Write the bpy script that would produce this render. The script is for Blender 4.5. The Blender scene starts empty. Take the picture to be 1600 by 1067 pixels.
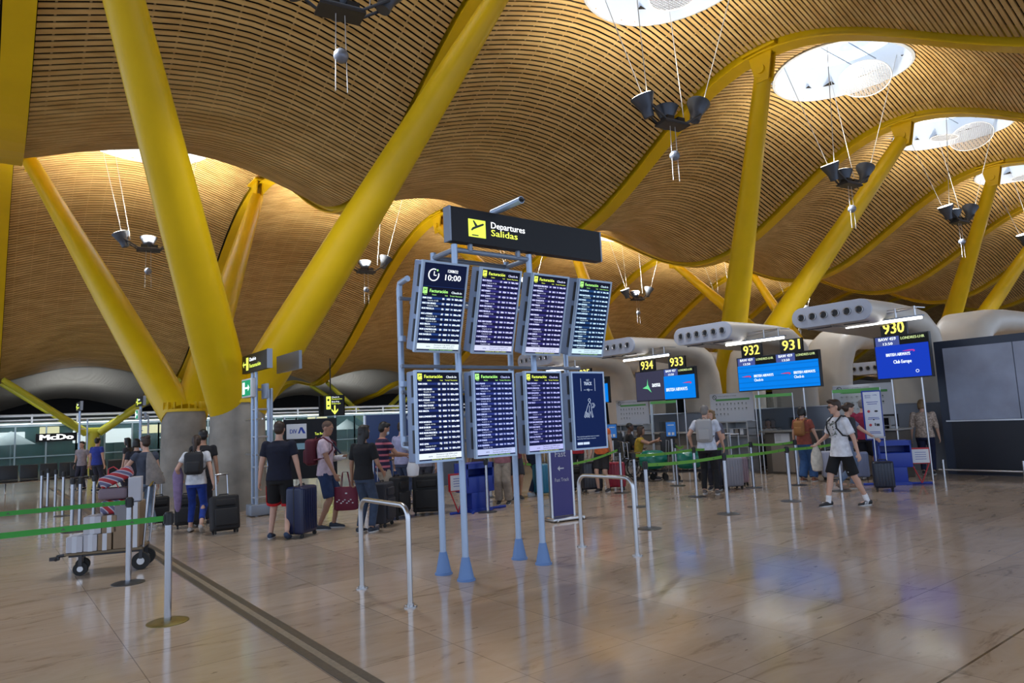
import bpy, bmesh, math, random
from mathutils import Vector, Matrix, Euler
PI = math.pi
rnd = random.Random(7)
SC = bpy.context.scene
COL = SC.collection
def R(d): return math.radians(d)
# ------------------------------------------------------------------ helpers
def setp(o, **kw):
    for k, v in kw.items():
        if v is not None: o[k] = v
    return o
class MB:
    """collects shapes in the local frame of a thing and links them as one mesh"""
    def __init__(s): s.v = []; s.f = []; s.sm = []
    def add(s, vs, fs, smooth=False, M=None):
        n = len(s.v)
        for p in vs:
            p = Vector(p)
            s.v.append(tuple(M @ p) if M is not None else tuple(p))
        for f in fs:
            s.f.append([i + n for i in f]); s.sm.append(smooth)
        return s
    def box(s, c, d, rot=None, M=None):
        x, y, z = d[0]/2, d[1]/2, d[2]/2
        vs = [Vector((a*x, b*y, e*z)) for a in (-1, 1) for b in (-1, 1) for e in (-1, 1)]
        if rot is not None:
            Rm = Euler(rot).to_matrix(); vs = [Rm @ p for p in vs]
        vs = [p + Vector(c) for p in vs]
        return s.add(vs, [(0,1,3,2),(4,6,7,5),(0,4,5,1),(2,3,7,6),(0,2,6,4),(1,5,7,3)], False, M)
    def rbox(s, c, d, r=.02, rot=None, seg=3, M=None):
        bm = bmesh.new(); bmesh.ops.create_cube(bm, size=1)
        for v in bm.verts: v.co = Vector((v.co.x*d[0], v.co.y*d[1], v.co.z*d[2]))
        bmesh.ops.bevel(bm, geom=list(bm.edges), offset=min(r, .49*min(d)), segments=seg, profile=.5, affect='EDGES')
        Rm = Euler(rot).to_matrix() if rot is not None else Matrix.Identity(3)
        vs = [Rm @ v.co + Vector(c) for v in bm.verts]
        bm.verts.index_update()
        fs = [[v.index for v in f.verts] for f in bm.faces]; bm.free()
        return s.add(vs, fs, True, M)
    def ring(s, c, ax, r, n, up=None, ry=None):
        ax = Vector(ax).normalized()
        if up is None: up = Vector((0,0,1)) if abs(ax.z) < .9 else Vector((0,1,0))
        a = ax.cross(Vector(up)).normalized(); b = a.cross(ax).normalized()
        ry = r if ry is None else ry
        return [Vector(c) + a*(r*math.cos(2*PI*i/n)) + b*(ry*math.sin(2*PI*i/n)) for i in range(n)]
    def loft(s, rings, caps=True, smooth=True, M=None):
        n = len(rings[0]); vs = [p for r in rings for p in r]; fs = []
        for k in range(len(rings)-1):
            for i in range(n):
                j = (i+1) % n
                fs.append((k*n+i, k*n+j, (k+1)*n+j, (k+1)*n+i))
        if caps:
            fs.append(tuple(range(n))[::-1]); fs.append(tuple((len(rings)-1)*n+i for i in range(n)))
        return s.add(vs, fs, smooth, M)
    def cyl(s, p0, p1, r0, r1=None, n=16, M=None, caps=True):
        r1 = r0 if r1 is None else r1
        ax = Vector(p1) - Vector(p0)
        return s.loft([s.ring(p0, ax, r0, n), s.ring(p1, ax, r1, n)], caps, True, M)
    def tube(s, pts, r, n=10, M=None, closed=False):
        pts = [Vector(p) for p in pts]; rings = []; up = None
        for i, p in enumerate(pts):
            a = pts[i-1] if i > 0 else (pts[-1] if closed else p); b = pts[i+1] if i+1 < len(pts) else (pts[0] if closed else p)
            t = (b - a).normalized()
            if up is None: up = Vector((0,0,1)) if abs(t.z) < .9 else Vector((0,1,0))
            x = t.cross(up)
            if x.length < 1e-4: x = t.orthogonal()
            x.normalize(); up = x.cross(t).normalized()
            rr = r[i] if isinstance(r, (list, tuple)) else r
            rings.append([p + x*(rr*math.cos(2*PI*k/n)) + up*(rr*math.sin(2*PI*k/n)) for k in range(n)])
        if closed: rings.append(rings[0])
        return s.loft(rings, not closed, True, M)
    def sph(s, c, r, n=14, m=8, M=None):
        rx, ry, rz = (r, r, r) if not isinstance(r, (tuple, list)) else r
        vs = [(c[0], c[1], c[2]+rz)]; fs = []
        for k in range(1, m):
            t = PI*k/m
            for i in range(n):
                a = 2*PI*i/n
                vs.append((c[0]+rx*math.sin(t)*math.cos(a), c[1]+ry*math.sin(t)*math.sin(a), c[2]+rz*math.cos(t)))
        vs.append((c[0], c[1], c[2]-rz)); L = len(vs)-1
        for i in range(n):
            j = (i+1) % n
            fs.append((0, 1+i, 1+j)); fs.append((L, L-n+j, L-n+i))
            for k in range(m-2): fs.append((1+k*n+i, 1+(k+1)*n+i, 1+(k+1)*n+j, 1+k*n+j))
        return s.add(vs, fs, True, M)
    def cap(s, p0, p1, r0, r1, n=12):
        """round-ended taper"""
        p0, p1 = Vector(p0), Vector(p1); ax = p1-p0; L = max(ax.length, 1e-5); u = ax/L; rings = []
        for k in range(1, 4):
            t = PI/2*(1-k/4); rings.append(s.ring(p0-u*r0*math.sin(t), ax, r0*math.cos(t), n))
        rings.append(s.ring(p0, ax, r0, n)); rings.append(s.ring(p1, ax, r1, n))
        for k in range(1, 4):
            t = PI/2*k/4; rings.append(s.ring(p1+u*r1*math.sin(t), ax, r1*math.cos(t), n))
        return s.loft(rings)
    def poly(s, pts, M=None):
        return s.add(pts, [tuple(range(len(pts)))], False, M)
    def prism(s, pts2, y0, y1, M=None):
        """outline in (x,z) extruded along y"""
        n = len(pts2)
        vs = [(a, y0, b) for a, b in pts2] + [(a, y1, b) for a, b in pts2]
        fs = [tuple(range(n))[::-1], tuple(range(n, 2*n))] + [(i, (i+1) % n, n+(i+1) % n, n+i) for i in range(n)]
        return s.add(vs, fs, False, M)
    def mesh(s, name):
        me = bpy.data.meshes.new(name); me.from_pydata(s.v, [], s.f)
        me.polygons.foreach_set('use_smooth', s.sm); me.update()
        return me
    def build(s, name, mat, parent=None, fix=True, **kw):
        me = s.mesh(name)
        if fix:
            bm = bmesh.new(); bm.from_mesh(me); bmesh.ops.recalc_face_normals(bm, faces=bm.faces); bm.to_mesh(me); bm.free()
        me.materials.append(mat)
        o = bpy.data.objects.new(name, me); COL.objects.link(o)
        if parent is not None: o.parent = parent
        if any(s.sm):
            try: me.set_sharp_from_angle(angle=R(40))
            except Exception: pass
        return setp(o, **kw)
def thing(name, label, cat, loc=(0,0,0), rz=0, group=None):
    o = bpy.data.objects.new(name, None); COL.objects.link(o); o.empty_display_size = .1
    o.location = loc; o.rotation_euler = (0,0,rz)
    return setp(o, label=label, category=cat, group=group)
def dup(o, loc=None, rz=None, label=None, group=None, parent=None):
    c = o.copy(); COL.objects.link(c)
    if parent is not None: c.parent = parent
    if loc is not None: c.location = loc
    if rz is not None: c.rotation_euler = (0,0,rz)
    if label: c['label'] = label
    if group: c['group'] = group
    for ch in list(o.children): dup(ch, parent=c)
    return c
# ------------------------------------------------------------------ materials
def mat(name, col, rough=.6, metal=0, emit=None, es=0, spec=None, noise=None, bump=None, trans=0, alpha=None, coat=0):
    m = bpy.data.materials.new(name); m.use_nodes = True; nt = m.node_tree; b = nt.nodes['Principled BSDF']
    b.inputs['Base Color'].default_value = (*col, 1); b.inputs['Roughness'].default_value = rough; b.inputs['Metallic'].default_value = metal
    if emit is not None:
        b.inputs['Emission Color'].default_value = (*emit, 1); b.inputs['Emission Strength'].default_value = es
    if spec is not None: b.inputs['Specular IOR Level'].default_value = spec
    if trans: b.inputs['Transmission Weight'].default_value = trans
    if alpha is not None: b.inputs['Alpha'].default_value = alpha
    if coat: b.inputs['Coat Weight'].default_value = coat
    if noise or bump:
        tc = nt.nodes.new('ShaderNodeTexCoord'); nz = nt.nodes.new('ShaderNodeTexNoise')
        nz.inputs['Scale'].default_value = (noise or bump)[0]; nz.inputs['Detail'].default_value = 5
        nt.links.new(tc.outputs['Object'], nz.inputs['Vector'])
        if noise:
            r = nt.nodes.new('ShaderNodeValToRGB'); a = noise[1]
            r.color_ramp.elements[0].color = (*[c*(1-a) for c in col], 1); r.color_ramp.elements[1].color = (*[min(1, c*(1+a)) for c in col], 1)
            r.color_ramp.elements[0].position = .3; r.color_ramp.elements[1].position = .7
            nt.links.new(nz.outputs['Fac'], r.inputs['Fac']); nt.links.new(r.outputs['Color'], b.inputs['Base Color'])
        if bump:
            bp = nt.nodes.new('ShaderNodeBump'); bp.inputs['Strength'].default_value = bump[1]
            nt.links.new(nz.outputs['Fac'], bp.inputs['Height']); nt.links.new(bp.outputs['Normal'], b.inputs['Normal'])
    return m
_mc = {}
def M_(key, *a, **k):
    if key not in _mc: _mc[key] = mat(key, *a, **k)
    return _mc[key]
def cloth(key, col, n=.18): return M_('cloth_'+key, col, .9, noise=(14, n), bump=(40, .15))
def glow(key, col, s): return M_('glow_'+key, tuple(c*.1 for c in col), .6, emit=col, es=s, spec=.12)
YEL = mat('yellow_paint', (.74, .48, .004), .38, noise=(1.3, .05), spec=.35)
CONC = mat('concrete', (.26, .235, .20), .75, noise=(1.6, .3), bump=(25, .25))
STEEL = mat('brushed_steel', (.55, .55, .56), .28, 1)
CHROME = mat('polished_steel', (.45, .46, .49), .16, 1)
POLE = mat('painted_pole', (.40, .50, .66), .3, .35)
GREYM = mat('grey_metal', (.25, .29, .36), .4, .3)
BLACK = mat('black_plastic', (.012, .012, .014), .45)
DARK = mat('dark_metal', (.05, .05, .055), .45, .5)
WHITE = mat('white_paint', (.75, .76, .78), .5)
BEIGE = mat('beige_shell', (.60, .55, .48), .45, noise=(3, .04))
RUBBER = mat('rubber', (.02, .02, .02), .8)
NAVY = mat('navy_plastic', (.01, .02, .07), .35)
LENS = glow('lamp_lens', (1, .93, .8), 14)
# text
_tc = {}
def tmesh(s):
    if s not in _tc:
        cu = bpy.data.curves.new('t', 'FONT'); cu.body = s; cu.resolution_u = 2; cu.size = 1
        o = bpy.data.objects.new('t', cu); me = bpy.data.meshes.new_from_object(o)
        _tc[s] = ([tuple(v.co) for v in me.vertices], [tuple(p.vertices) for p in me.polygons], max([v.co.x for v in me.vertices] or [0]))
        bpy.data.objects.remove(o); bpy.data.meshes.remove(me)
    return _tc[s]
def text(mb, s, x, z, size, y=0, w=None, align='l', sx=1, bold=0):
    """lettering in the plane y, read from -y; x to the right, z up; w fits the width"""
    vs, fs, tw = tmesh(s); k = size*1.38*sx
    if w is not None and tw > 0: k = w/tw
    x0 = x - (tw*k/2 if align == 'c' else tw*k if align == 'r' else 0)
    for dx in ([0] if not bold else [-bold, 0, bold]):
        mb.add([(x0+a*k+dx, y-(.0001 if dx else 0)*(1 if dx > 0 else 2), z+b*size*1.38) for a, b, c in vs], fs)
def facing(loc_center, normal_deg): pass
# ------------------------------------------------------------------ camera (24 mm lens, tilted up 6.5 degrees, slightly rolled)
F_PX, PITCH, ROLL, AZ, EYE = 1080., R(6.5), R(2.6), R(52.5), 1.65
_rt = Vector((math.sin(AZ), -math.cos(AZ), 0)); _fw = Vector((math.cos(AZ), math.sin(AZ), 0)); _z = Vector((0,0,1))
fwv = _fw*math.cos(PITCH) + _z*math.sin(PITCH); upv = _z*math.cos(PITCH) - _fw*math.sin(PITCH)
rr = _rt*math.cos(ROLL) - upv*math.sin(ROLL); uu = upv*math.cos(ROLL) + _rt*math.sin(ROLL)
cd = bpy.data.cameras.new('camera'); cam = bpy.data.objects.new('camera', cd); COL.objects.link(cam)
cd.sensor_width = 36; cd.lens = F_PX/1600*36; cd.clip_end = 500
cam.matrix_world = Matrix(((rr.x, uu.x, -fwv.x, 0), (rr.y, uu.y, -fwv.y, 0), (rr.z, uu.z, -fwv.z, EYE), (0,0,0,1)))
SC.camera = cam
CAMD = Vector((0, 0, EYE))
def ray(px, py): return (fwv*F_PX + rr*(px-800) - uu*(py-533.5)).normalized()
def onz(px, py, z=0):
    d = ray(px, py); t = (z-EYE)/d.z; return CAMD + d*t
# ------------------------------------------------------------------ the hall: floor, wave ceiling, roof beams
def floor_mat():
    m = mat('polished_stone', (.40, .27, .17), .12); nt = m.node_tree; b = nt.nodes['Principled BSDF']; N = nt.nodes.new; L = nt.links.new
    geo = N('ShaderNodeNewGeometry'); sep = N('ShaderNodeSeparateXYZ'); L(geo.outputs['Position'], sep.inputs[0])
    def mth(op, a, bb=None, c=None):
        n = N('ShaderNodeMath'); n.operation = op
        for i, q in enumerate((a, bb, c)):
            if q is None: continue
            if isinstance(q, (int, float)): n.inputs[i].default_value = q
            else: L(q, n.inputs[i])
        return n.outputs[0]
    def line(coord, off, per, wid):
        a = mth('SUBTRACT', coord, off); a = mth('DIVIDE', a, per); r = mth('ROUND', a); d = mth('ABSOLUTE', mth('SUBTRACT', a, r))
        return mth('LESS_THAN', d, wid/per)
    lx = line(sep.outputs['X'], 5.74, .957, .0035); ly = line(sep.outputs['Y'], 1.93, .903, .0035)
    lines = mth('MAXIMUM', lx, ly)
    big = mth('MAXIMUM', mth('LESS_THAN', mth('ABSOLUTE', mth('SUBTRACT', sep.outputs['Y'], 1.93)), .008), mth('LESS_THAN', mth('ABSOLUTE', mth('SUBTRACT', sep.outputs['X'], 25.0)), .008))
    cmb = N('ShaderNodeCombineXYZ')
    L(mth('ROUND', mth('DIVIDE', mth('SUBTRACT', sep.outputs['X'], 5.74+.4785), .957)), cmb.inputs[0]); L(mth('ROUND', mth('DIVIDE', mth('SUBTRACT', sep.outputs['Y'], 1.93+.4515), .903)), cmb.inputs[1])
    wn = N('ShaderNodeTexWhiteNoise'); wn.noise_dimensions = '3D'; L(cmb.outputs[0], wn.inputs['Vector'])
    mp = N('ShaderNodeMapping'); mp.inputs['Scale'].default_value = (.9, 3.2, 1); mp.inputs['Rotation'].default_value = (0, 0, .35); L(geo.outputs['Position'], mp.inputs['Vector'])
    nz = N('ShaderNodeTexNoise'); nz.inputs['Scale'].default_value = 1.3; nz.inputs['Detail'].default_value = 8; nz.inputs['Roughness'].default_value = .65; nz.inputs['Distortion'].default_value = 1.2; L(mp.outputs[0], nz.inputs['Vector'])
    cr = N('ShaderNodeValToRGB'); e = cr.color_ramp.elements; e[0].position = .30; e[0].color = (.27, .195, .135, 1); e[1].position = .62; e[1].color = (.49, .385, .295, 1)
    e2 = e.new(.42); e2.color = (.45, .345, .255, 1); L(nz.outputs['Fac'], cr.inputs['Fac'])
    hsv = N('ShaderNodeHueSaturation'); L(cr.outputs['Color'], hsv.inputs['Color']); L(mth('ADD', mth('MULTIPLY', wn.outputs['Value'], .22), .89), hsv.inputs['Value'])
    # small dark pits
    n2 = N('ShaderNodeTexNoise'); n2.inputs['Scale'].default_value = 6; n2.inputs['Detail'].default_value = 4; L(mp.outputs[0], n2.inputs['Vector'])
    pit = mth('GREATER_THAN', n2.outputs['Fac'], .70)
    mx = N('ShaderNodeMix'); mx.data_type = 'RGBA'; L(mth('MULTIPLY', pit, .55), mx.inputs[0]); L(hsv.outputs[0], mx.inputs[6]); mx.inputs[7].default_value = (.10, .06, .04, 1)
    mx2 = N('ShaderNodeMix'); mx2.data_type = 'RGBA'; L(mth('MAXIMUM', mth('MULTIPLY', lines, .5), mth('MULTIPLY', big, .95)), mx2.inputs[0]); L(mx.outputs[2], mx2.inputs[6]); mx2.inputs[7].default_value = (.05, .035, .03, 1)
    L(mx2.outputs[2], b.inputs['Base Color'])
    rr_ = N('ShaderNodeMapRange'); rr_.inputs[3].default_value = .07; rr_.inputs[4].default_value = .2; L(nz.outputs['Fac'], rr_.inputs[0]); L(rr_.outputs[0], b.inputs['Roughness'])
    bp = N('ShaderNodeBump'); bp.inputs['Strength'].default_value = .025; bp.inputs['Distance'].default_value = .1
    n3 = N('ShaderNodeTexNoise'); n3.inputs['Scale'].default_value = 1.6; L(geo.outputs['Position'], n3.inputs['Vector']); L(n3.outputs['Fac'], bp.inputs['Height']); L(bp.outputs[0], b.inputs['Normal'])
    b.inputs['Specular IOR Level'].default_value = .6
    return m
FLOOR = floor_mat()
mb = MB(); mb.box((43, 24, -.15), (126, 90, .3)); mb.build('floor', FLOOR, kind='structure')
# expansion joint strip set in the floor
J1 = mat('joint_metal', (.10, .085, .07), .45, .5, noise=(30, .15)); J2 = mat('joint_rubber', (.24, .19, .13), .6, noise=(30, .15))
mb = MB(); mb.box((1.955, 10, .003), (.07, 40, .006)); mb.box((2.085, 10, .003), (.07, 40, .006)); j = mb.build('trim_1', J1, kind='structure')
mb = MB(); mb.box((2.02, 10, .002), (.062, 40, .005)); mb.build('joint_insert', J2, j)
BU = [-9, .3, 9.15, 18, 27, 36, 45, 54, 63, 72, 81, 90, 99]
def zb(v):
    if v <= 28.7: return 10.25 + 1.75*math.cos(2*PI*(v-10.7)/18)
    if v <= 46.2: return 4.6 + 7.4*(.5+.5*math.cos(PI*(v-28.7)/17.5))
    return 4.6 + .45*math.sin(PI*min(1, (v-46.2)/8)) - 1.15*max(0, (v-50)/11)**1.5
def bulge(t, v):
    a = 1.05
    return a*max(0, math.sin(PI*t))**1.1
def surf(b, t, v): return zb(v) + .13 + bulge(t, v)
SKY = [((BU[b]+BU[b+1])/2, vv) for b in range(12) for vv in (10.55, 28.6)]
SR = 2.1
slat_m = mat('bamboo_slats', (.50, .29, .115), .5); nt = slat_m.node_tree
_g = nt.nodes.new('ShaderNodeNewGeometry'); _mp = nt.nodes.new('ShaderNodeMapping'); _mp.inputs['Scale'].default_value = (.35, 4.2, 4.2)
_n = nt.nodes.new('ShaderNodeTexNoise'); _n.inputs['Scale'].default_value = 1.0; _n.inputs['Detail'].default_value = 3
_r = nt.nodes.new('ShaderNodeValToRGB'); _r.color_ramp.elements[0].position = .3; _r.color_ramp.elements[1].position = .7
_r.color_ramp.elements[0].color = (.50, .305, .10, 1); _r.color_ramp.elements[1].color = (.72, .49, .20, 1)
nt.links.new(_g.outputs['Position'], _mp.inputs[0]); nt.links.new(_mp.outputs[0], _n.inputs['Vector']); nt.links.new(_n.outputs['Fac'], _r.inputs[0]); nt.links.new(_r.outputs[0], nt.nodes['Principled BSDF'].inputs['Base Color'])
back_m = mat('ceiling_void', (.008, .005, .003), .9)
bat_m = mat('slat_battens', (.50, .36, .20), .6)
PITCH_S, WID = .150, .100
vs_list = []; v = -9.0
while v < 62:
    vs_list.append(v); dz = (zb(v+.05)-zb(v-.05))/.1; v += PITCH_S/math.sqrt(1+dz*dz)
NT = 14
def slat(mb, b, v, ts):
    u0, u1 = BU[b], BU[b+1]; dz = (zb(v+.05)-zb(v-.05))/.1; L = math.sqrt(1+dz*dz)
    dv, dzz = WID/2/L, WID/2*dz/L; nv, nz = -dz/L*.03, .03/L; rings = []
    for t in ts:
        z = surf(b, t, v); u = u0+(u1-u0)*t
        rings.append([(u, v-dv, z-dzz), (u, v+dv, z+dzz), (u, v+dv+nv, z+dzz+nz), (u, v-dv+nv, z-dzz+nz)])
    n = len(mb.v); mb.v += [p for r in rings for p in r]
    for k in range(len(rings)-1):
        a = n+4*k
        for i, j in ((0,1),(1,2),(2,3),(3,0)):
            mb.f.append([a+i, a+4+i, a+4+j, a+j]); mb.sm.append(False)
ts_full = [.033+.934*(.5-.5*math.cos(PI*i/NT))*.5+.934*.5*i/NT for i in range(NT+1)]
ceil = MB(); ceil2 = MB(); bat = MB(); bk = MB()
for b in range(12):
    cu = (BU[b]+BU[b+1])/2; W = BU[b+1]-BU[b]
    for v in vs_list:
        if b == 0 and v > 40: continue
        h = 0
        for vv in (10.55, 28.6):
            if abs(v-vv) < SR: h = math.sqrt(SR*SR-(v-vv)**2)
        if h > .05:
            t0, t1 = .5-h/W, .5+h/W
            slat(ceil, b, v, [t for t in ts_full if t < t0-.01]+[t0]); slat(ceil, b, v, [t1]+[t for t in ts_full if t > t1+.01])
        else: slat(ceil if v < 45.8 else ceil2, b, v, ts_full)
    # battens that run with the wave, just above the slats
    nb = 15
    for i in range(1, nb):
        t = i/nb
        u = BU[b]+W*t; pts = []
        for k in range(0, len(vs_list), 5):
            v = vs_list[k]
            ok = all((u-cu)**2+(v-vv)**2 > (SR+.05)**2 for vv in (10.55, 28.6))
            if ok: pts.append((u, v, surf(b, t, v)+.045))
            if (not ok or k+5 >= len(vs_list)) and len(pts) > 1:
                n = len(bat.v)
                for p in pts: bat.v += [(p[0]-.022, p[1], p[2]), (p[0]+.022, p[1], p[2])]
                for q in range(len(pts)-1): bat.f.append([n+2*q, n+2*q+2, n+2*q+3, n+2*q+1]); bat.sm.append(False)
                pts = []
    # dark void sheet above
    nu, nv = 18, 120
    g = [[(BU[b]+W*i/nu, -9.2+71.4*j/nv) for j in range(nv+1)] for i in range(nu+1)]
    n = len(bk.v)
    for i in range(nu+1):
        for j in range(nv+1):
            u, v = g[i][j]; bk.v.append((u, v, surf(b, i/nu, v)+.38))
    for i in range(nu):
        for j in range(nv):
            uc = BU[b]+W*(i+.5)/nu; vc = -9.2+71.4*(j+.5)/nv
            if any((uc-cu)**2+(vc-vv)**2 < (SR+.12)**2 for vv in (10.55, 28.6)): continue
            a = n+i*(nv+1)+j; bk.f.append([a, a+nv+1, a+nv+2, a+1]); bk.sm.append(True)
c_ = ceil.build('ceiling', slat_m, fix=False, kind='structure'); ceil2.build('outer_canopy', mat('daylit_slat_grey', (.34, .32, .28), .6), c_, fix=False); bat.build('slat_battens', bat_m, c_, fix=False); bk.build('ceiling_backing', back_m, c_, fix=False)  # outer wave is greyed: daylight on its slats put into the colour
# yellow wave beams
def beam(i):
    U = BU[i]; v0, v1 = -8, 61
    o = thing('roof_beam', BEAMLAB[i], 'beam', (U, 0, 0))
    mb = MB(); prof = [(-.27, 0), (.27, 0), (.27, .05), (.12, .09), (.12, .55), (-.12, .55), (-.12, .09), (-.27, .05)]; rings = []
    v = v0
    while v <= v1: rings.append([Vector((a, v, zb(v)+c)) for a, c in prof]); v += .5
    mb.loft(rings, True, False); mb.build('flanged_rib', YEL, o)
    return o
BEAMLAB = {1: 'yellow curved roof beam seen end-on along the photo left edge', 2: 'yellow curved roof beam carried by the right-hand leg of the two nearest columns',
 3: 'yellow curved roof beam meeting the near-vertical column leg beside the round skylight', 4: 'yellow curved roof beam at the head of the slanting column leg, next beyond the near-vertical leg',
 5: 'yellow curved roof beam above the third column, at its left leg', 6: 'yellow curved roof beam at the right leg of the third column, at the photo right edge', 7: 'yellow curved roof beam, last but one in the distance at far right', 8: 'yellow curved roof beam, eighth from the photo left edge'}
BEAMLAB.update({9: 'yellow curved roof beam barely seen in the far right distance', 10: 'yellow curved roof beam, last but one in the far right distance', 11: 'yellow curved roof beam, last of all in the far right distance'})
for i in range(1, 12): beam(i)
# skylights
SKYM = mat('skylight_membrane', (.8, .85, .9), .5, emit=(.62, .78, 1), es=1.15)
COLLAR = mat('skylight_collar', (.62, .67, .74), .5)
DEFL = mat('deflector_shade', (.55, .68, .9), .5, emit=(.45, .62, 1), es=.75)  # dimmer blue glow paints the shade of a deflector above the membrane
PERF = mat('perforated_metal', (.5, .5, .52), .4, .6)
def skylight(k, u, v, b):
    zc = surf(b, .5, v)
    pts = []
    mb = MB(); n = 40
    def zz(a): 
        uu_, vv_ = u+SR*math.cos(a), v+SR*math.sin(a); return surf(b, (uu_-BU[b])/(BU[b+1]-BU[b]), vv_)
    r0 = [Vector((u+(SR-.02)*math.cos(2*PI*i/n), v+(SR-.02)*math.sin(2*PI*i/n), zz(2*PI*i/n)-.09)) for i in range(n)]
    r1 = [Vector((u+(SR+.06)*math.cos(2*PI*i/n), v+(SR+.06)*math.sin(2*PI*i/n), zz(2*PI*i/n)-.07)) for i in range(n)]
    rt = [Vector((u+(SR+.16)*math.cos(2*PI*i/n), v+(SR+.16)*math.sin(2*PI*i/n), zc+1.5)) for i in range(n)]
    rt2 = [Vector((u+(SR-.1)*math.cos(2*PI*i/n), v+(SR-.1)*math.sin(2*PI*i/n), zc+1.45)) for i in range(n)]
    mb.loft([rt, r1, r0, rt2], False)
    w = mb.build('window_%d' % (k+1), COLLAR, kind='structure')
    mb = MB(); rings = []
    for j in range(6):
        rr_ = (SR-.08)*(1-j/5.5); rings.append([Vector((u+rr_*math.cos(2*PI*i/n), v+rr_*math.sin(2*PI*i/n), zc+.75+.35*(1-(rr_/SR)**2))) for i in range(n)])
    mb.loft(rings, True); mb.build('membrane', SKYM, w)
    mb = MB()
    for s in (-.35, .35): mb.tube([(u-1.9, v+s, zc+.45), (u+1.9, v+s, zc+.45)], .018, 6)
    mb.build('skylight_rod', GREYM, w)
    mb = MB()
    for a in range(8):
        a *= PI/4; mb.tube([(u+.3*math.cos(a), v+.3*math.sin(a), zc+1.07), (u+1.95*math.cos(a), v+1.95*math.sin(a), zc+.74)], .012, 5)
    mb.build('membrane_seam', COLLAR, w)
    mb = MB(); mb.cyl((u+.5, v-.3, zc+.66), (u+.5, v-.3, zc+.67), .62, n=32); mb.build('deflector_shade_disc', DEFL, w)
for k, (u, v) in enumerate(SKY):
    b = k//2
    if b == 0: b = 0
    skylight(k, u, v, b)
# reflector discs under the skylights
def disc(u, v, z, r, tilt, lab, az=0):
    o = thing('reflector_disc', lab, 'ceiling reflector', (u, v, z), az, 'perforated discs under the skylights')
    o.rotation_euler = (tilt, 0, az)
    mb = MB(); mb.tube([(r*math.cos(2*PI*i/32), r*math.sin(2*PI*i/32), 0) for i in range(32)], .02, 6, closed=True); mb.build('rim', WHITE, o)
    mb = MB(); k = -r
    while k < r:
        h = math.sqrt(max(0, r*r-k*k))
        mb.box((k, 0, 0), (.025, 2*h, .006)); mb.box((0, k, 0), (2*h, .025, .006)); k += .075
    mb.build('mesh_sheet', PERF, o)
disc(14.3, 10.9, 12.7, .62, R(0), 'round perforated disc below the skylight cut by the top edge')
disc(23.4, 10.2, 12.6, .8, R(-24), 'pale perforated disc tilted under the large skylight', R(-75))
disc(31.4, 10.8, 12.5, .5, R(8), 'flat dark perforated disc below the second skylight beyond the large one')
disc(32.9, 10.3, 12.7, .8, R(-26), 'tilted dark perforated disc below the second skylight beyond the large one', R(-60))
disc(41.2, 10.8, 12.6, .6, R(0), 'flat perforated disc below the third skylight near the photo right edge')
disc(4.9, 28.6, 13.0, .62, R(50), 'tilted striped disc in the skylight behind the tall column leg')
# forked columns
def column(u, v, dv, lab, cu=4.3, inn=(0, 0), rt=.25):
    o = thing('forked_column', lab, 'column', (u, v, 0), 0, 'forked columns with concrete bases')
    mb = MB(); mb.loft([mb.ring((0, 0, z), (0,0,1), r, 40) for z, r in ((0, .60), (1.2, .59), (2.2, .57), (2.35, .56))]); mb.build('concrete_base', CONC, o)
    for s in (-1, 1):
        U = (BU[cu]+inn[0] if s < 0 else BU[cu+1]-inn[1]) - u; V = v+dv-v
        zt = zb(v+dv)-.05
        mb = MB(); p0 = Vector((s*.14, 0, 2.2)); p1 = Vector((U-s*.0, V, zt-.55)); d = p1-p0
        mb.loft([mb.ring(p0+d*t, d, r, 28) for t, r in ((0, .47), (.15, .475), (.4, .42), (.75, .31), (1, rt))])
        leg = mb.build('leg', YEL, o)
        mb = MB(); q = p1+d.normalized()*.15
        mb.prism([(-.42, .72), (.42, .72), (.2, -.35), (-.2, -.35)], -.14, -.09, Matrix.Translation(q)@Matrix.Rotation(PI/2, 4, 'Z')); mb.prism([(-.42, .72), (.42, .72), (.2, -.35), (-.2, -.35)], .09, .14, Matrix.Translation(q)@Matrix.Rotation(PI/2, 4, 'Z'))
        mb.box((q.x, q.y, q.z+.6), (.5, 1.1, .07)); mb.cyl((q.x-.2, q.y, q.z+.02), (q.x+.2, q.y, q.z+.02), .13, n=16)
        mb.build('pin_bracket', YEL, leg)
    mb = MB(); mb.loft([mb.ring((0,0,2.3), (0,0,1), .60, 40), mb.ring((0,0,2.38), (0,0,1), .60, 40)])
    for k in range(20):
        a = 2*PI*k/20; mb.box((.56*math.cos(a), .56*math.sin(a), 2.46), (.1, .02, .22), rot=(0, 0, a))
    mb.build('collar', YEL, o)
    return o
column(4.5, 16.0, -5.3, 'nearest yellow forked column on a concrete base, behind the pole-mounted exit sign', 1, (.25, .3), .20)
column(4.5, 21.2, 7.5, 'yellow forked column on a concrete base just left of the nearest one', 1, (.75, .3))
column(22.5, 16.0, -5.3, 'yellow forked column behind the desk screens 931 to 934', 3)
column(22.5, 21.4, 7.5, 'yellow forked column behind the one at desks 931 to 934', 3)
column(40.5, 16.0, -5.3, 'yellow forked column rising behind the grey wall at far right', 5)
column(40.5, 21.4, 7.5, 'yellow forked column far behind, second of the pair at far right', 5)
column(58.5, 16.0, -5.3, 'yellow forked column, most distant on the right', 7)
WALLM = mat('far_wall', (.06, .05, .045), .8); WALLD = mat('dark_wall', (.012, .012, .014), .8)
mb = MB(); mb.box((101.2, 26, 6.5), (.3, 72, 13)); mb.build('wall_right', WALLM, kind='structure')
mb = MB(); mb.box((46, 60.5, 4.5), (112, .3, 9)); mb.build('wall_back', WALLD, kind='structure')
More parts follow.
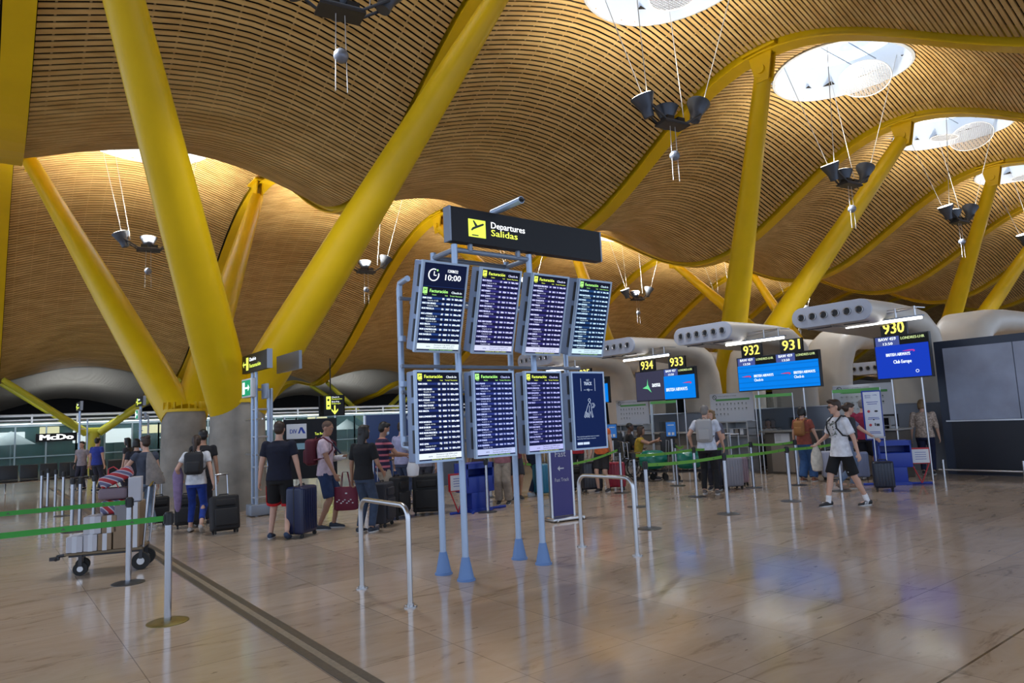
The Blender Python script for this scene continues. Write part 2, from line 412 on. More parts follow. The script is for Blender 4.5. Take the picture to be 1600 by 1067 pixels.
# ------------------------------------------------------------------ departures stand and its displays
LETW = glow('letters_white', (.85, .92, 1), 1.6)
LETY = glow('letters_yellow', (.80, .95, .12), 1.3)
LETG = glow('letters_green', (.45, 1, .25), 1.2)
SCRN = {}
def scr(key, col, s=1.0): return glow('screen_'+key, col, s)
PAN_BLACK = mat('sign_black', (.006, .006, .008), .4, spec=.25)
st = thing('information_stand', 'light blue tubular stand with black Departures Salidas header and cone feet', 'sign stand', (4.63, 6.55, 0))
def L2(x, y, z): return (x-4.63, y-6.55, z)
PU, PV = (4.10, 5.16), (6.32, 6.77)
for x in PU:
    for y in PV:
        mb = MB(); mb.cyl(L2(x, y, .02), L2(x, y, 3.62), .036, n=20); p = mb.build('pole', POLE, st)
        mb = MB(); mb.loft([mb.ring(L2(x, y, z), (0,0,1), r, 24) for z, r in ((0, .098), (.018, .098), (.022, .086), (.24, .042))])
        mb.build('cone_foot', mat('cone_blue', (.13, .24, .48), .45) if 'cone_blue' not in bpy.data.materials else bpy.data.materials['cone_blue'], p)
mb = MB()
for a, b in (((PU[0], PV[0]), (PU[1], PV[0])), ((PU[0], PV[1]), (PU[1], PV[1])), ((PU[0], PV[0]), (PU[0], PV[1])), ((PU[1], PV[0]), (PU[1], PV[1]))):
    mb.tube([L2(*a, 3.56), L2(*b, 3.56)], .03, 12)
for z in (2.28, 3.02, 1.45, 2.0):
    mb.tube([L2(3.55, 6.6, z), L2(6.15, 6.6, z)], .022, 10)
mb.build('cross_bars', GREYM, st)
for x in (3.66, 6.1):
    mb = MB(); mb.tube([L2(x, 6.6, 1.4), L2(x, 6.78, 1.42), L2(x, 6.8, 1.5), L2(x, 6.8, 3.16), L2(x, 6.78, 3.23), L2(x, 6.6, 3.25)], .034, 14)
    for z in (1.5, 2.1, 2.6): mb.cyl(L2(x, 6.76, z-.03), L2(x, 6.76, z+.03), .045, n=12)
    mb.build('side_upright', POLE, st)
mb = MB(); mb.box(L2(5.16, 6.30, 3.835), (2.28, .12, .39)); hd = mb.build('header_panel', PAN_BLACK, st)
for xx in (4.008, 6.312):
    mb = MB(); mb.box(L2(xx, 6.30, 3.835), (.022, .125, .395)); mb.build('end_cap', GREYM, hd)
yf = 6.238
mb = MB(); mb.rbox(L2(4.362, yf-.002, 3.815), (.235, .006, .205), .022); mb.build('pictogram_tile', glow('tile_yellow', (.72, .85, .10), 1.25), hd)
mb = MB()
def ppoly(mb, pts, ox, oz, s, y): mb.add([(ox+a*s, y, oz+b*s) for a, b in pts], [tuple(range(len(pts)))])
def plane_icon(mb, ox, oz, s, y):
    ppoly(mb, [(-.42, -.12), (-.34, -.16), (-.25, -.08), (.38, .20), (.46, .28), (.38, .32), (.02, .17), (-.2, .42), (-.28, .40), (-.14, .10), (-.3, .03)], ox, oz, s, y)
    mb.add([(ox-.36*s, y, oz-.42*s), (ox+.06*s, y, oz-.42*s), (ox+.06*s, y, oz-.36*s), (ox-.36*s, y, oz-.36*s)], [(0,1,2,3)])
a, b, c = L2(4.362, yf-.007, 3.815); plane_icon(mb, a, c, .21, b); mb.build('plane_pictogram', BLACK, hd)
a, b, c = L2(4.55, yf-.004, 3.845); mb = MB(); text(mb, 'Departures', a, c, .078, b, w=.50, bold=.002); mb.build('lettering_departures', glow('letters_header_white', (.92, .95, 1), 1.5), hd)
a, b, c = L2(4.55, yf-.004, 3.755); mb = MB(); text(mb, 'Salidas', a, c, .078, b, w=.385, bold=.002); mb.build('lettering_salidas', glow('letters_header_yellow', (.85, .95, .12), 1.3), hd)
e0 = Vector((4.70, 6.35, 4.085)); mb = MB(); r_ = ray(818, 309); t_ = (4.72-0)/r_.x; e1 = CAMD + r_*t_
d_ = Vector((4.72, 5.75, 4.13))
mb.tube([L2(4.72, 6.42, 4.10), L2(4.72, 5.86, 4.10)], .042, 16); tb = mb.build('projecting_tube', POLE, st)
mb = MB(); mb.cyl(L2(4.72, 5.857, 4.10), L2(4.72, 5.862, 4.10), .034, n=16); mb.box(L2(4.72, 5.845, 4.10), (.06, .03, .012)); mb.build('tube_socket', BLACK, tb)
for x in (4.3, 4.98):
    mb = MB(); mb.cyl(L2(x, 6.30, 3.56), L2(x, 6.30, 3.66), .03); mb.build('header_bracket', GREYM, hd)
HOUS = mat('display_housing', (.26, .33, .48), .45, .2)
BEZ = mat('display_bezel', (.42, .52, .66), .35, .4)
CITY = ['LYON', 'HELSINKI', 'MELILLA', 'ATENAS', 'ABU DHABI', 'IBIZA', 'LONDRES-LHR', 'BASILEA', 'DUBLIN', 'PALMA MALLORCA', 'MENORCA', 'LIMA', 'CHARLOTTE', 'MIAMI', 'PAMPLONA', 'MILAN', 'CASABLANCA', 'ALMERIA', 'LANZAROTE', 'LISBOA', 'OPORTO', 'MARSELLA', 'SEVILLA', 'BARCELONA', 'PARIS', 'GRANADA', 'CHICAGO', 'FLORENCIA', 'SAN JUAN', 'CARACAS', 'VIGO', 'NUEVA YORK', 'OVIEDO', 'BILBAO', 'SAN SEBASTIAN', 'ALICANTE', 'PRAGA', 'LA PALMA', 'BOGOTA', 'HAMBURGO', 'DALLAS', 'GUATEMALA', 'SANTO DOMINGO', 'TENERIFE NORTE', 'DELHI', 'ZURICH', 'RABAT', 'QUITO']
CODE = ['IB', 'AF', 'BA', 'LX', 'EY', 'AA', 'I2', 'UX', 'RJ']
def flight_display(k, row, label, kind='list', nrow=13, body=(.012, .02, .10), band=(.03, .06, .30), txt=(.75, .86, 1), head=LETY, hh=0, es=1.0):
    W, H = .545, .93
    uc = 3.695+.70*k
    o = thing('flight_display' if kind == 'list' else 'advert_display', label, 'display screen', (uc, 6.10, 2.38 if row else 1.265), 0, None)
    if row: o.rotation_euler = (R(15.0), 0, 0)
    mb = MB(); t = .022
    for c, d in (((-W/2+t/2, 0, H/2), (t, .04, H)), ((W/2-t/2, 0, H/2), (t, .04, H)), ((0, 0, t/2), (W-2*t, .04, t)), ((0, 0, H-t/2), (W-2*t, .04, t))): mb.box(c, d)
    mb.build('bezel', BEZ, o)
    mb = MB(); mb.rbox((0, .098, H/2), (W-.01, .15, H-.01), .015); hs = mb.build('housing', HOUS, o)
    for a, b in ((.10, .33), (.38, .60), (.66, .88)):
        mb = MB(); mb.box((-(W/2-.003), .045, (a+b)/2), (.012, .03, b-a)); mb.build('side_vent', BLACK, hs)
    mb = MB(); mb.cyl((-.1, .17, H*.5), (-.1, .44, H*.5), .03); mb.build('mounting_arm', GREYM, hs)
    y = -.012; w = W-2*t; x0 = -w/2
    tag = '%d%d' % (k, row)
    mb = MB(); mb.box((0, .004, H/2), (w, .03, H-2*t)); sc = mb.build('screen', scr('face'+tag, tuple(c*.7 for c in body), .9*es), o)
    if kind == 'ad': return o, sc, w, y
    WT = glow('text'+tag, txt, 1.25*es)
    mw, my, mband, mnote, mdark = MB(), MB(), MB(), MB(), MB()
    top = H-t-hh
    mdark.box((0, y, top-.045), (w, .002, .09))
    mb2 = MB(); mb2.box((x0+.035, y-.002, top-.043), (.05, .003, .06)); mb2.build('heading_tile', head, sc)
    mb2 = MB(); plane_icon(mb2, x0+.035, top-.043, .05, y-.005); mb2.build('plane_pictogram', BLACK, sc)
    text(my, 'Facturación', x0+.085, top-.058, .034, y-.003, w=.215, bold=.0012)
    text(mw, 'Check-in', x0+w-.02, top-.058, .024, y-.003, w=.115, align='l') if False else text(mw, 'Check-in', x0+.345, top-.058, .024, y-.003, w=.125, bold=.0008)
    for s_, xx, ww in (('Hora', .02, .035), ('Destino', .12, .05), ('Vuelo', .27, .035), ('Terminal  Mostradores', .33, .15)): text(my, s_, x0+xx, top-.088, .014, y-.003, w=ww)
    z1 = top-.10; z0 = .075+t; rh = (z1-z0)/nrow
    n0 = int((k*13+row*31) % len(CITY)); r_ = random.Random(k*7+row)
    mnote.box((0, y-.001, z0-.033), (w, .002, .058))
    for i in range(nrow):
        zz = z1-(i+1)*rh
        if i % 2 == 0 or True: mband.box((0, y, zz+rh*.70), (w, .002, rh*.40))
        city = (CITY[:9] if hh else CITY[n0:]+CITY)[i]
        text(mw, '%02d:%02d' % (10+(i*5+k*13)//60 % 3+row*0, (i*5+k*15) % 60), x0+.012, zz+rh*.52, .018, y-.003, w=.042, bold=.0014)
        text(mw, city, x0+.062, zz+rh*.52, .018, y-.003, w=min(.155, .0135*len(city)), bold=.0014)
        cx = x0+.245
        text(mw, r_.choice(CODE), cx, zz+rh*.50, .019, y-.003, w=.025, bold=.0014); text(mw, str(r_.randint(400, 8999)), cx+.05, zz+rh*.50, .019, y-.003, w=.042, bold=.0014)
        text(mw, 'T4', cx+.11, zz+rh*.50, .019, y-.003, w=.022, bold=.0012); g = r_.randint(78, 99)*10
        text(mw, '%d a %d' % (g, g+r_.randint(2, 8)), cx+.15, zz+rh*.50, .019, y-.003, w=.092, bold=.0014)
        if r_.random() < .8: text(mw, 'Compartido  %s  %d' % (r_.choice(CODE), r_.randint(1000, 9999)), x0+.075, zz+rh*.10, .013, y-.003, w=.125)
    mband.build('row_band', scr('band'+tag, tuple(c*.85 for c in band), .9*es), sc); mdark.build('heading_band', scr('dark', (.008, .01, .03), .6), sc)
    mw.build('white_lettering', WT, sc); my.build('heading_lettering', head, sc)
    nt_ = mnote.build('notice_strip', scr('note'+tag, tuple(min(1, c*1.0+.05) for c in txt), .95*es), sc)
    mb2 = MB(); text(mb2, 'Descárguese la app AENA y gratis', x0+.2, z0-.026, .014, y-.004, w=.25); text(mb2, 'Download the AENA app and free', x0+.2, z0-.05, .014, y-.004, w=.24); text(mb2, 'aena', x0+.11, z0-.042, .018, y-.004, w=.045)
    mb2.build('notice_lettering', scr('noteink', (.02, .03, .12), .6), sc)
    mb2 = MB(); text(mb2, 'Facturación T4S · consulte su compañía', x0+.15, t+.002, .009, y-.003, w=.28); mb2.build('footer_lettering', head, sc)
    if hh:
        mb2 = MB(); cx, cz, rad = x0+.115, H-t-hh*.5, .058
        N = 40; pts = [(cx+rad*math.cos(R(a)), y-.004, cz+rad*math.sin(R(a))) for a in [70+i*(360-52)/N for i in range(N+1)]]
        mb2.tube(pts, .0055, 6); mb2.tube([(cx+.004, y-.004, cz+.036), (cx+.004, y-.004, cz-.004), (cx+.03, y-.004, cz-.004)], .005, 6)
        mb2.build('clock_face', glow('clockwhite', (.9, .95, 1), 1.4), sc)
        mb2 = MB(); mb2.sph((cx+.040, y-.004, cz+.048), (.010, .003, .010)); mb2.build('clock_dot', LETG, sc)
        mb2 = MB(); text(mb2, '12/08/22', x0+.27, cz+.038, .03, y-.003, w=.13, bold=.001); text(mb2, '10:00', x0+.235, cz-.042, .06, y-.003, w=.205, bold=.0015); mb2.build('time_lettering', glow('clockwhite', (.9, .95, 1), 1.4), sc)
        mb2 = MB(); mb2.box((0, y-.003, top+.001), (w, .002, .003)); mb2.build('divider_line', scr('band'+tag, band, .9), sc)
    return o
GRP = None
LIL, BLU = (.66, .68, 1), (.62, .84, 1)
flight_display(0, 1, 'tall flight display with a clock reading 10:00, at the left of the upper row', nrow=9, body=(.006, .012, .055), band=(.02, .06, .26), txt=(.80, .92, 1), head=LETG, hh=.235)
flight_display(1, 1, 'tilted flight list display directly right of the clock display', nrow=13, band=(.045, .04, .26), body=(.012, .012, .07), txt=LIL)
flight_display(2, 1, 'tilted flight list display third along the upper row, between two others', nrow=13, band=(.045, .04, .24), body=(.012, .012, .07), txt=LIL)
flight_display(3, 1, 'tilted greenish-blue flight list display at the right end of the upper row', nrow=13, band=(.02, .08, .26), body=(.006, .02, .07), txt=BLU, head=LETG)
flight_display(0, 0, 'upright flight list display under the clock display', nrow=13, band=(.02, .04, .22), body=(.006, .012, .06), txt=(.82, .9, 1))
flight_display(1, 0, 'blue flight list display second along the lower row', nrow=13, band=(.03, .05, .30), body=(.01, .018, .10), txt=(.52, .60, 1), head=LETG, es=.9)
flight_display(2, 0, 'dim violet flight list display beside the dark blue advert', nrow=13, band=(.03, .035, .22), body=(.010, .014, .08), txt=(.50, .52, .95), es=.9)
ad, sc_, w_, y_ = flight_display(3, 0, 'dark blue advert display with line drawing of a walker', 'ad', body=(.006, .020, .11))
mb = MB(); ink = glow('adwhite', (.65, .78, 1), .9)
text(mb, 'FAST', 0, .815, .022, y_, w=.05, align='c'); text(mb, 'TRACK', 0, .765, .042, y_, w=.13, align='c', bold=.001); text(mb, 'vip', 0, .70, .03, y_, w=.05, align='c')
for s in (-1, 1): mb.box((s*.115, y_, .77), (.003, .002, .15)); mb.box((s*.055, y_, .708), (.035, .002, .003))
N = 20; mb.tube([(.01+.018*math.cos(2*PI*i/N), y_, .585+.018*math.sin(2*PI*i/N)) for i in range(N)], .0022, 5, closed=True)
def pl(pts): mb.tube([(a, y_, b) for a, b in pts], .0022, 5)
pl([(-.03, .50), (-.005, .545), (.015, .56), (.035, .54), (.038, .47), (.06, .38), (.045, .375), (.02, .45), (-.005, .375), (-.02, .38), (0, .46), (.005, .52)])
pl([(.055, .55), (.075, .52), (.05, .49)]); pl([(.075, .55), (.098, .52), (.07, .49)]); pl([(-.03, .50), (-.05, .45)]); pl([(-.06, .45), (-.085, .385), (-.07, .375), (-.045, .44), (-.06, .45)]); pl([(-.035, .44), (-.05, .385), (-.035, .378), (-.02, .43)])
mb.build('line_drawing', ink, sc_)
mb = MB(); text(mb, 'Pasa el control de seguridad sin esperas con nuestro', -.22, .15, .012, y_, w=.36); text(mb, 'servicio Fast Track en 4 pasos aeropuerto', -.22, .125, .012, y_, w=.30)
mb.box((-.175, y_, .075), (.085, .002, .028)); mb.box((-.075, y_, .075), (.095, .002, .028)); mb.build('small_print', ink, sc_)
# ------------------------------------------------------------------ hoops and barrier posts
def hoop(u, v0, v1, h, lab):
    o = thing('hoop_barrier', lab, 'barrier', (u, (v0+v1)/2, 0)); d = (v1-v0)/2; r = .13
    pts = [(0, -d, .01)]
    for i in range(7): a = PI-(PI/2)*i/6; pts.append((0, -d+r+r*math.cos(a), h-r+r*math.sin(a)))
    for i in range(7): a = PI/2-(PI/2)*i/6; pts.append((0, d-r+r*math.cos(a), h-r+r*math.sin(a)))
    pts.append((0, d, .01)); mb = MB(); mb.tube(pts, .0245, 16); mb.build('bent_tube', STEEL, o)
    for s in (-1, 1):
        mb = MB(); mb.cyl((0, s*d, 0), (0, s*d, .012), .062, n=24); mb.cyl((0, s*d, .012), (0, s*d, .035), .032)
        for k in range(4): mb.cyl((.045*math.cos(k*PI/2+.7), s*d+.045*math.sin(k*PI/2+.7), .012), (.045*math.cos(k*PI/2+.7), s*d+.045*math.sin(k*PI/2+.7), .018), .007, n=8)
        mb.build('floor_flange', STEEL, o)
hoop(3.16, 5.82, 6.84, .905, 'steel hoop barrier left of the information stand')
hoop(6.17, 5.81, 6.76, .905, 'steel hoop barrier right of the information stand')
BELT = mat('green_belt', (.035, .30, .035), .6); BELTG = mat('lime_belt', (.12, .34, .03), .6)
BRASS = mat('brass_base', (.22, .17, .05), .4, .7)
DKB = mat('base_plate', (.07, .07, .07), .4, .6)
PH = .965
def post_proto(base):
    o = thing('barrier_post', '-', 'barrier post', (0,0,0))
    mb = MB(); mb.loft([mb.ring((0,0,z), (0,0,1), r, 32) for z, r in ((0, .175), (.006, .175), (.014, .15), (.018, .05))]); mb.build('base_plate', base, o)
    mb = MB(); mb.cyl((0,0,.015), (0,0,PH-.11), .031, n=24); mb.build('tube', CHROME, o)
    mb = MB(); mb.cyl((0,0,PH-.115), (0,0,PH-.01), .036, n=24); mb.cyl((0,0,PH-.01), (0,0,PH), .034, .028, n=24)
    for k in range(4): a = k*PI/2; mb.box((.037*math.cos(a), .037*math.sin(a), PH-.06), (.014, .022, .08), rot=(0,0,a))
    mb.build('belt_head', BLACK, o)
    return o
_pp = {}
def post(x, y, lab, base=None, to=None, belt=None, sag=0.0, group=None):
    base = base or DKB
    if base not in _pp:
        o = _pp[base] = post_proto(base); o.location = (x, y, 0); o['label'] = lab
        if group: o['group'] = group
    else:
        o = dup([c for c in [_pp[base]]][0], (x, y, 0), 0, lab, group)
        for ch in list(o.children):
            if ch.name.startswith('belt') and not ch.name.startswith('belt_head'): bpy.data.objects.remove(ch)
    if to is not None: _belts.append((o, x, y, to, belt or BELTG, sag))
    return o
_belts = []
LOGO = glow('belt_print', (.5, .9, .5), .05)
def make_belts():
    for o, x, y, (tx, ty), bm_, sag in _belts:
        d = Vector((tx-x, ty-y)); L = d.length; d.normalize(); n = 16; mb = MB(); vs = []
        for i in range(n+1):
            t = i/n; z = PH-.055-sag*4*t*(1-t); p = d*(.04+(L-.08)*t)
            vs += [(p.x-d.y*.001, p.y+d.x*.001, z-.024), (p.x-d.y*.001, p.y+d.x*.001, z+.024), (p.x+d.y*.001, p.y-d.x*.001, z+.024), (p.x+d.y*.001, p.y-d.x*.001, z-.024)]
        fs = []
        for i in range(n):
            a = 4*i
            for q, r_ in ((0,1),(1,2),(2,3),(3,0)): fs.append((a+q, a+4+q, a+4+r_, a+r_))
        mb.add(vs, fs); b = mb.build('belt', bm_, o)
        mb = MB(); k = max(2, int(L/.45))
        for i in range(k):
            t = (i+.5)/k; z = PH-.055-sag*4*t*(1-t); p = d*(.04+(L-.08)*t)
            for s in (-1, 1):
                q = Vector((p.x+s*d.y*.0022, p.y-s*d.x*.0022, 0)); e = Vector((d.x, d.y, 0))
                mb.add([q-e*.02+Vector((0,0,z-.012)), q+e*.02+Vector((0,0,z-.012)), q+Vector((0,0,z+.014))], [(0,1,2)])
        mb.build('belt_print', LOGO, b)
post(1.37, 7.02, 'nearest barrier post with a brass base, green belt running out of frame', BRASS, (-.75, 7.1), BELT)
post(1.38, 9.21, 'chrome barrier post standing behind the loaded cart wheel, green belt running out of frame', DKB, (-.9, 9.25), BELT)
RP = [((7.74, 7.02), 'barrier post right beside the right-hand hoop barrier, start of the front belt row', (9.57, 6.98)),
      ((9.57, 6.98), 'barrier post in the front belt row, before the white-shirted man with backpack', (11.47, 7.02)),
      ((11.47, 7.02), 'barrier post in the front belt row, left of the walking man in graphic tee', (13.3, 7.05)),
      ((13.3, 7.05), 'barrier post directly behind the legs of the walking man in graphic tee', None)]
for (p, l, t) in RP: post(p[0], p[1], l, None, t, None, .0 if t is None else .02)
def Z(x, y): q = onz(x, y); return (q.x, q.y)
a1, a2, a3, a4, a5, a6 = Z(995, 792), Z(972, 770), Z(1089, 776), Z(1059, 759), Z(1178, 762), Z(958, 760)
post(*a1, 'barrier post behind the right-hand hoop, carrying the long middle belt', None, a3, None, .02)
post(*a2, 'barrier post with a slack belt drooping to the left, near the orange-topped traveller', None, (8.9, 12.6), None, .28)
post(*a3, 'barrier post before the green wrapped luggage, left of the man in white shirt', None, a5, None, .03)
post(*a4, 'barrier post by the wheelchair handles and green wrapped luggage', None, (a3[0]+1.2, a3[1]+1.2), None, .05)
post(*a5, 'barrier post right of the mauve suitcase, before counter 932', None, (13.9, 8.3), None, .03)
post(13.9, 8.3, 'barrier post behind the walking man and the woman in rust top', None, None)
post(*Z(762, 800), 'barrier post between the blue bag sizer and the stand poles', None, (8.9, 12.6), None, .02)
post(8.9, 12.6, 'barrier post behind the purple totem, where the slack belt ends', None, (10.6, 12.9), None, .02)
for q, l in (((112, 831), 'thin barrier post left of the cart, first of the tight pair'), ((124, 830), 'thin barrier post left of the cart, second of the tight pair'), ((146, 823), 'barrier post just behind the striped bags on the cart'),
             ((98, 806), 'barrier post in the far-left cluster, before the black seats'), ((86, 797), 'barrier post in the far-left cluster, beside a similar one'), ((74, 792), 'barrier post in the far-left cluster, second from its left end'), ((64, 800), 'barrier post at the left end of the far-left cluster')):
    post(*Z(*q), l)
_belts_posts = [o for o in bpy.data.objects if o.get('category') == 'barrier post']
# ------------------------------------------------------------------ check-in desks
HP = -PI/2     # local -y looks to world -x (towards the camera side), local x runs to world -y
def vv_at(px, u):   # position along the desk row that lies behind a photo column
    d = ray(px, 600); return d.y*(u/d.x)
SHELL = BEIGE
def stadium(w, h, n=10):
    pts = []; r = h/2
    for i in range(n+1): a = -PI/2+PI*i/n; pts.append((w/2-r+r*math.cos(a), r*math.sin(a)))
    for i in range(n+1): a = PI/2+PI*i/n; pts.append((-w/2+r+r*math.cos(a), r*math.sin(a)))
    return pts
FACE = mat('nozzle_face', (.46, .50, .60), .5)
def ac_unit(v, lab, u=14.8, back=False, zc=3.66, detail=True):
    """long rounded air unit: flat nozzle head on a curved leg; local -y is the nozzle side"""
    o = thing('air_unit', lab, 'air conditioning unit', (u, v, 0), HP if not back else PI/2, 'beige air units above the desks' if False else None)
    mb = MB(); path = [(0, zc, 0, 1.8, .46), (.06, zc, 0, 1.8, .47), (1.4, zc-.02, 0, 1.75, .55), (2.5, zc-.04, 0, 1.6, .60), (3.2, zc-.10, .25, 1.5, .66), (3.75, zc-.36, .75, 1.42, .70), (4.02, zc-.85, 1.2, 1.36, .70), (4.12, zc-1.5, 1.45, 1.34, .70), (4.2, .6, 1.5, 1.3, .72), (4.22, 0, PI/2, 1.3, .72)]
    rings = []
    for y, z, t, w, h in path:
        # section plane normal (cos t, -sin t) in y,z
        rings.append([Vector((a, y + b*math.sin(t), z + b*math.cos(t))) for a, b in stadium(w, h)])
    mb.loft(rings); body = mb.build('shell', SHELL, o)
    mb = MB(); mb.loft([[Vector((a, yy, zc+b)) for a, b in stadium(1.8*s, .46*s2)] for yy, s, s2 in ((0, 1, 1), (-.05, 1, 1), (-.055, .97, .88))])
    fc = mb.build('nozzle_panel', FACE, o)
    if detail:
        for k in range(6):
            x = (k-2.5)*.262
            mb = MB(); mb.loft([mb.ring((x, yy, zc), (0,-1,0), r, 24) for yy, r in ((-.055, .088), (-.085, .085), (-.088, .075), (-.06, .060))], False); mb.build('nozzle', STEEL, fc)
            mb = MB(); mb.cyl((x, -.056, zc), (x, -.063, zc), .058, n=24); mb.build('nozzle_throat', BLACK, fc)
        mb = MB(); mb.box((0, .7, zc-.262), (.012, 1.5, .02)); mb.box((.42, .25, zc-.245), (.55, .05, .03)); mb.box((-.42, .25, zc-.245), (.55, .05, .03)); mb.build('underside_slot', DARK, body)
    return o
ac_unit(7.7, 'beige air unit with six round nozzles above the 930 screen')
ac_unit(11.15, 'beige air unit with six round nozzles above and left of the 932 and 931 screens')
ac_unit(14.4, 'beige air unit with six nozzles above the 934 screen, right behind the top display row')
ac_unit(18.05, 'beige air unit with nozzles seen between the two display rows')
for k, (v, l) in enumerate(((7.0, 'beige air unit turned away, its rounded shoulder behind the grey wall'), (10.45, 'beige arched air unit turned away, between the 931 and 930 screens'), (13.25, 'beige air unit turned away, its head showing right of the 933 screen'), (17.35, 'beige air unit turned away, behind the 934 screen'), (20.8, 'beige air unit turned away, farthest along the desks'))):
    ac_unit(v*1.017, l, 24.05, True, 3.75, False)
ac_unit(12.4, 'small distant air unit with nozzles seen through the arch by the 930 screen', 26.5, False, 3.0)
# tube lights over the screens
TUBE = glow('fluorescent', (1, 1, .97), 6)
for v0, v1, z, l in ((7.74, 6.14, 3.40, 'bright tube light over the deep blue single screen'), (10.95, 9.29, 3.36, 'bright tube light over the wide bright blue screen'), (14.64, 12.9, 3.30, 'bright tube light over the grey star-logo screen'), (18.3, 16.7, 3.28, 'bright tube light seen between the display rows')):
    o = thing('tube_light', l, 'light', (15.5, (v0+v1)/2, z), HP); w = v0-v1
    mb = MB(); mb.cyl((-w/2, 0, 0), (w/2, 0, 0), .03, n=12); mb.build('tube', TUBE, o)
    mb = MB(); mb.box((0, .02, .045), (w+.06, .09, .03)); mb.build('reflector', GREYM, o)
    mb = MB()
    for x in (-w*.15, w*.18, w*.42): mb.cyl((x, .0, .06), (x, 0, .26), .022, n=8)
    mb.tube([(-w*.25, 0, .14), (w*.45, 0, .22)], .015, 8); mb.tube([(-w*.15, 0, .24), (w*.42, .0, .24), (w*.42, .5, .26)], .015, 8); mb.build('bracket', STEEL, o)
# hanging counter screens
BLUE1 = scr('airline_blue', (.0, .19, .72), 1.1); BLUE1b = scr('airline_stripe', (.0, .155, .62), 1.05); BLUE2 = scr('club_blue', (.008, .045, .50), .95); GREYS = scr('aena_grey', (.045, .045, .085), .9)
NUMY = glow('number_yellow', (.95, .85, .15), 1.3); RED = glow('logo_red', (.75, .03, .10), .9); PAPER = mat('paper', (.62, .64, .68), .6); PINK = glow('logo_magenta', (.65, .05, .35), .9)
TXW = glow('screen_white', (.85, .93, 1), 1.2); SLATE = scr('slate', (.07, .10, .33), .9); DKSC = scr('header_dark', (.012, .014, .016), .5); TXG = glow('letters_pale_green', (.65, .8, .35), .9)
def ribbon(mb, x, z, s, y):
    mb.add([(x+a*s, y, z+b*s) for a, b in ((-1, .03), (-.2, .12), (.25, .12), (.42, .02), (.40, -.10), (.2, -.17), (.28, -.08), (.2, -.02), (-.3, -.02))], [tuple(range(9))])
def counter_screen(uc, v0, v1, z0, z1, lab, parts):
    w = v0-v1; h = z1-z0
    o = thing('counter_screen', lab, 'display screen', (uc, (v0+v1)/2, z0), HP)
    mb = MB(); mb.box((0, .06, h/2), (w+.05, .10, h+.05)); mb.build('casing', BLACK, o)
    for x in (-w*.28, w*.28):
        mb = MB(); mb.cyl((x, .09, -z0+.0), (x, .09, 0), .022, n=10); mb.build('support_post', STEEL, o)
    n = len(parts); pw = w/n
    for i, p in enumerate(parts):
        x0 = -w/2+i*pw; hh = .20
        if p['k'] == 'aena':
            mb = MB(); mb.box((x0+pw/2, 0, h/2), (pw-.01, .02, h-.01)); s = mb.build('screen', GREYS, o)
            mb = MB(); cx, cz = x0+pw*.42, h*.5
            mb.add([(cx+a*.17, -.013, cz+b*.17) for a, b in ((.1, 1.25), (.12, .25), (.85, -1.2), (.0, -.55), (-1.2, -.35), (-.15, .05))], [tuple(range(6))]); mb.build('star_logo', glow('aena_green', (.15, .72, .30), 1), s)
            mb = MB(); text(mb, 'aena', cx+.18, cz-.04, .16, -.013, w=.32, bold=.006); mb.build('lettering', TXW, s); continue
        col, stripe = (BLUE2, None) if p['k'] == 'club' else (BLUE1, BLUE1b)
        mb = MB(); mb.box((x0+pw/2, 0, (h-hh)/2), (pw-.005, .02, h-hh)); s = mb.build('screen', col, o)
        if stripe and p.get('st'):
            mb = MB()
            for k in range(5): mb.box((x0+pw/2, -.011, .07+k*.13), (pw-.005, .001, .03))
            mb.build('stripe', stripe, s)
        mb = MB(); mb.box((x0+pw/2, 0, h-hh/2), (pw-.005, .02, hh)); hb = mb.build('header_strip', DKSC, o)
        mb = MB(); mb.box((x0+pw*.25, -.012, h-hh/2-.02*0), (pw*.46, .002, hh*1.0)); mb.build('flight_patch', SLATE, hb)
        mb = MB(); text(mb, p['f'], x0+pw*.25, h-hh*.42, .07, -.014, w=pw*.34, align='c', bold=.003); text(mb, p['t'], x0+pw*.25, h-hh*.93, .06, -.014, w=pw*.2, align='c', bold=.003); mb.build('flight_lettering', TXW, hb)
        mb = MB(); text(mb, 'LONDRES-LHR', x0+pw*.73, h-hh*.45, .06, -.014, w=pw*.44, align='c', bold=.003); mb.build('city_lettering', TXG, hb)
        ty = -.014
        if p['k'] == 'ba1':
            mb = MB(); ribbon(mb, x0+pw*.82, h*.50, .22, ty); mb.build('ribbon_logo', RED, s)
            mb = MB(); text(mb, 'BRITISH AIRWAYS', x0+pw*.06, h*.26, .1, ty, w=pw*.70, bold=.003); mb.build('lettering', TXW, s)
        elif p['k'] == 'ba2':
            mb = MB(); ribbon(mb, x0+pw*.27, h*.42, .20, ty); mb.build('ribbon_logo', RED, s)
            mb = MB(); text(mb, 'BRITISH AIRWAYS', x0+pw*.42, h*.385, .07, ty, w=pw*.50, bold=.003); text(mb, 'Check-in', x0+pw*.42, h*.26, .075, ty, w=pw*.23, bold=.002); mb.build('lettering', TXW, s)
        else:
            mb = MB(); ribbon(mb, x0+pw*.68, h*.62, .19, ty); mb.build('ribbon_logo', PINK, s)
            mb = MB(); text(mb, 'BRITISH AIRWAYS', x0+pw*.20, h*.52, .07, ty, w=pw*.46, bold=.003); text(mb, 'Club Europe', x0+pw*.50, h*.34, .08, ty, w=pw*.34, align='c', bold=.003)
            mb.tube([(x0+pw*.76+.03*math.cos(2*PI*i/16), ty, h*.13+.03*math.sin(2*PI*i/16)) for i in range(16)], .005, 5, closed=True); mb.build('lettering', TXW, s)
    return o
counter_screen(16, 14.66, 12.44, 2.06, 2.93, 'double counter screen, grey half with green star logo, blue half beside it', [dict(k='aena'), dict(k='ba1', f='BAW 457', t='13:50')])
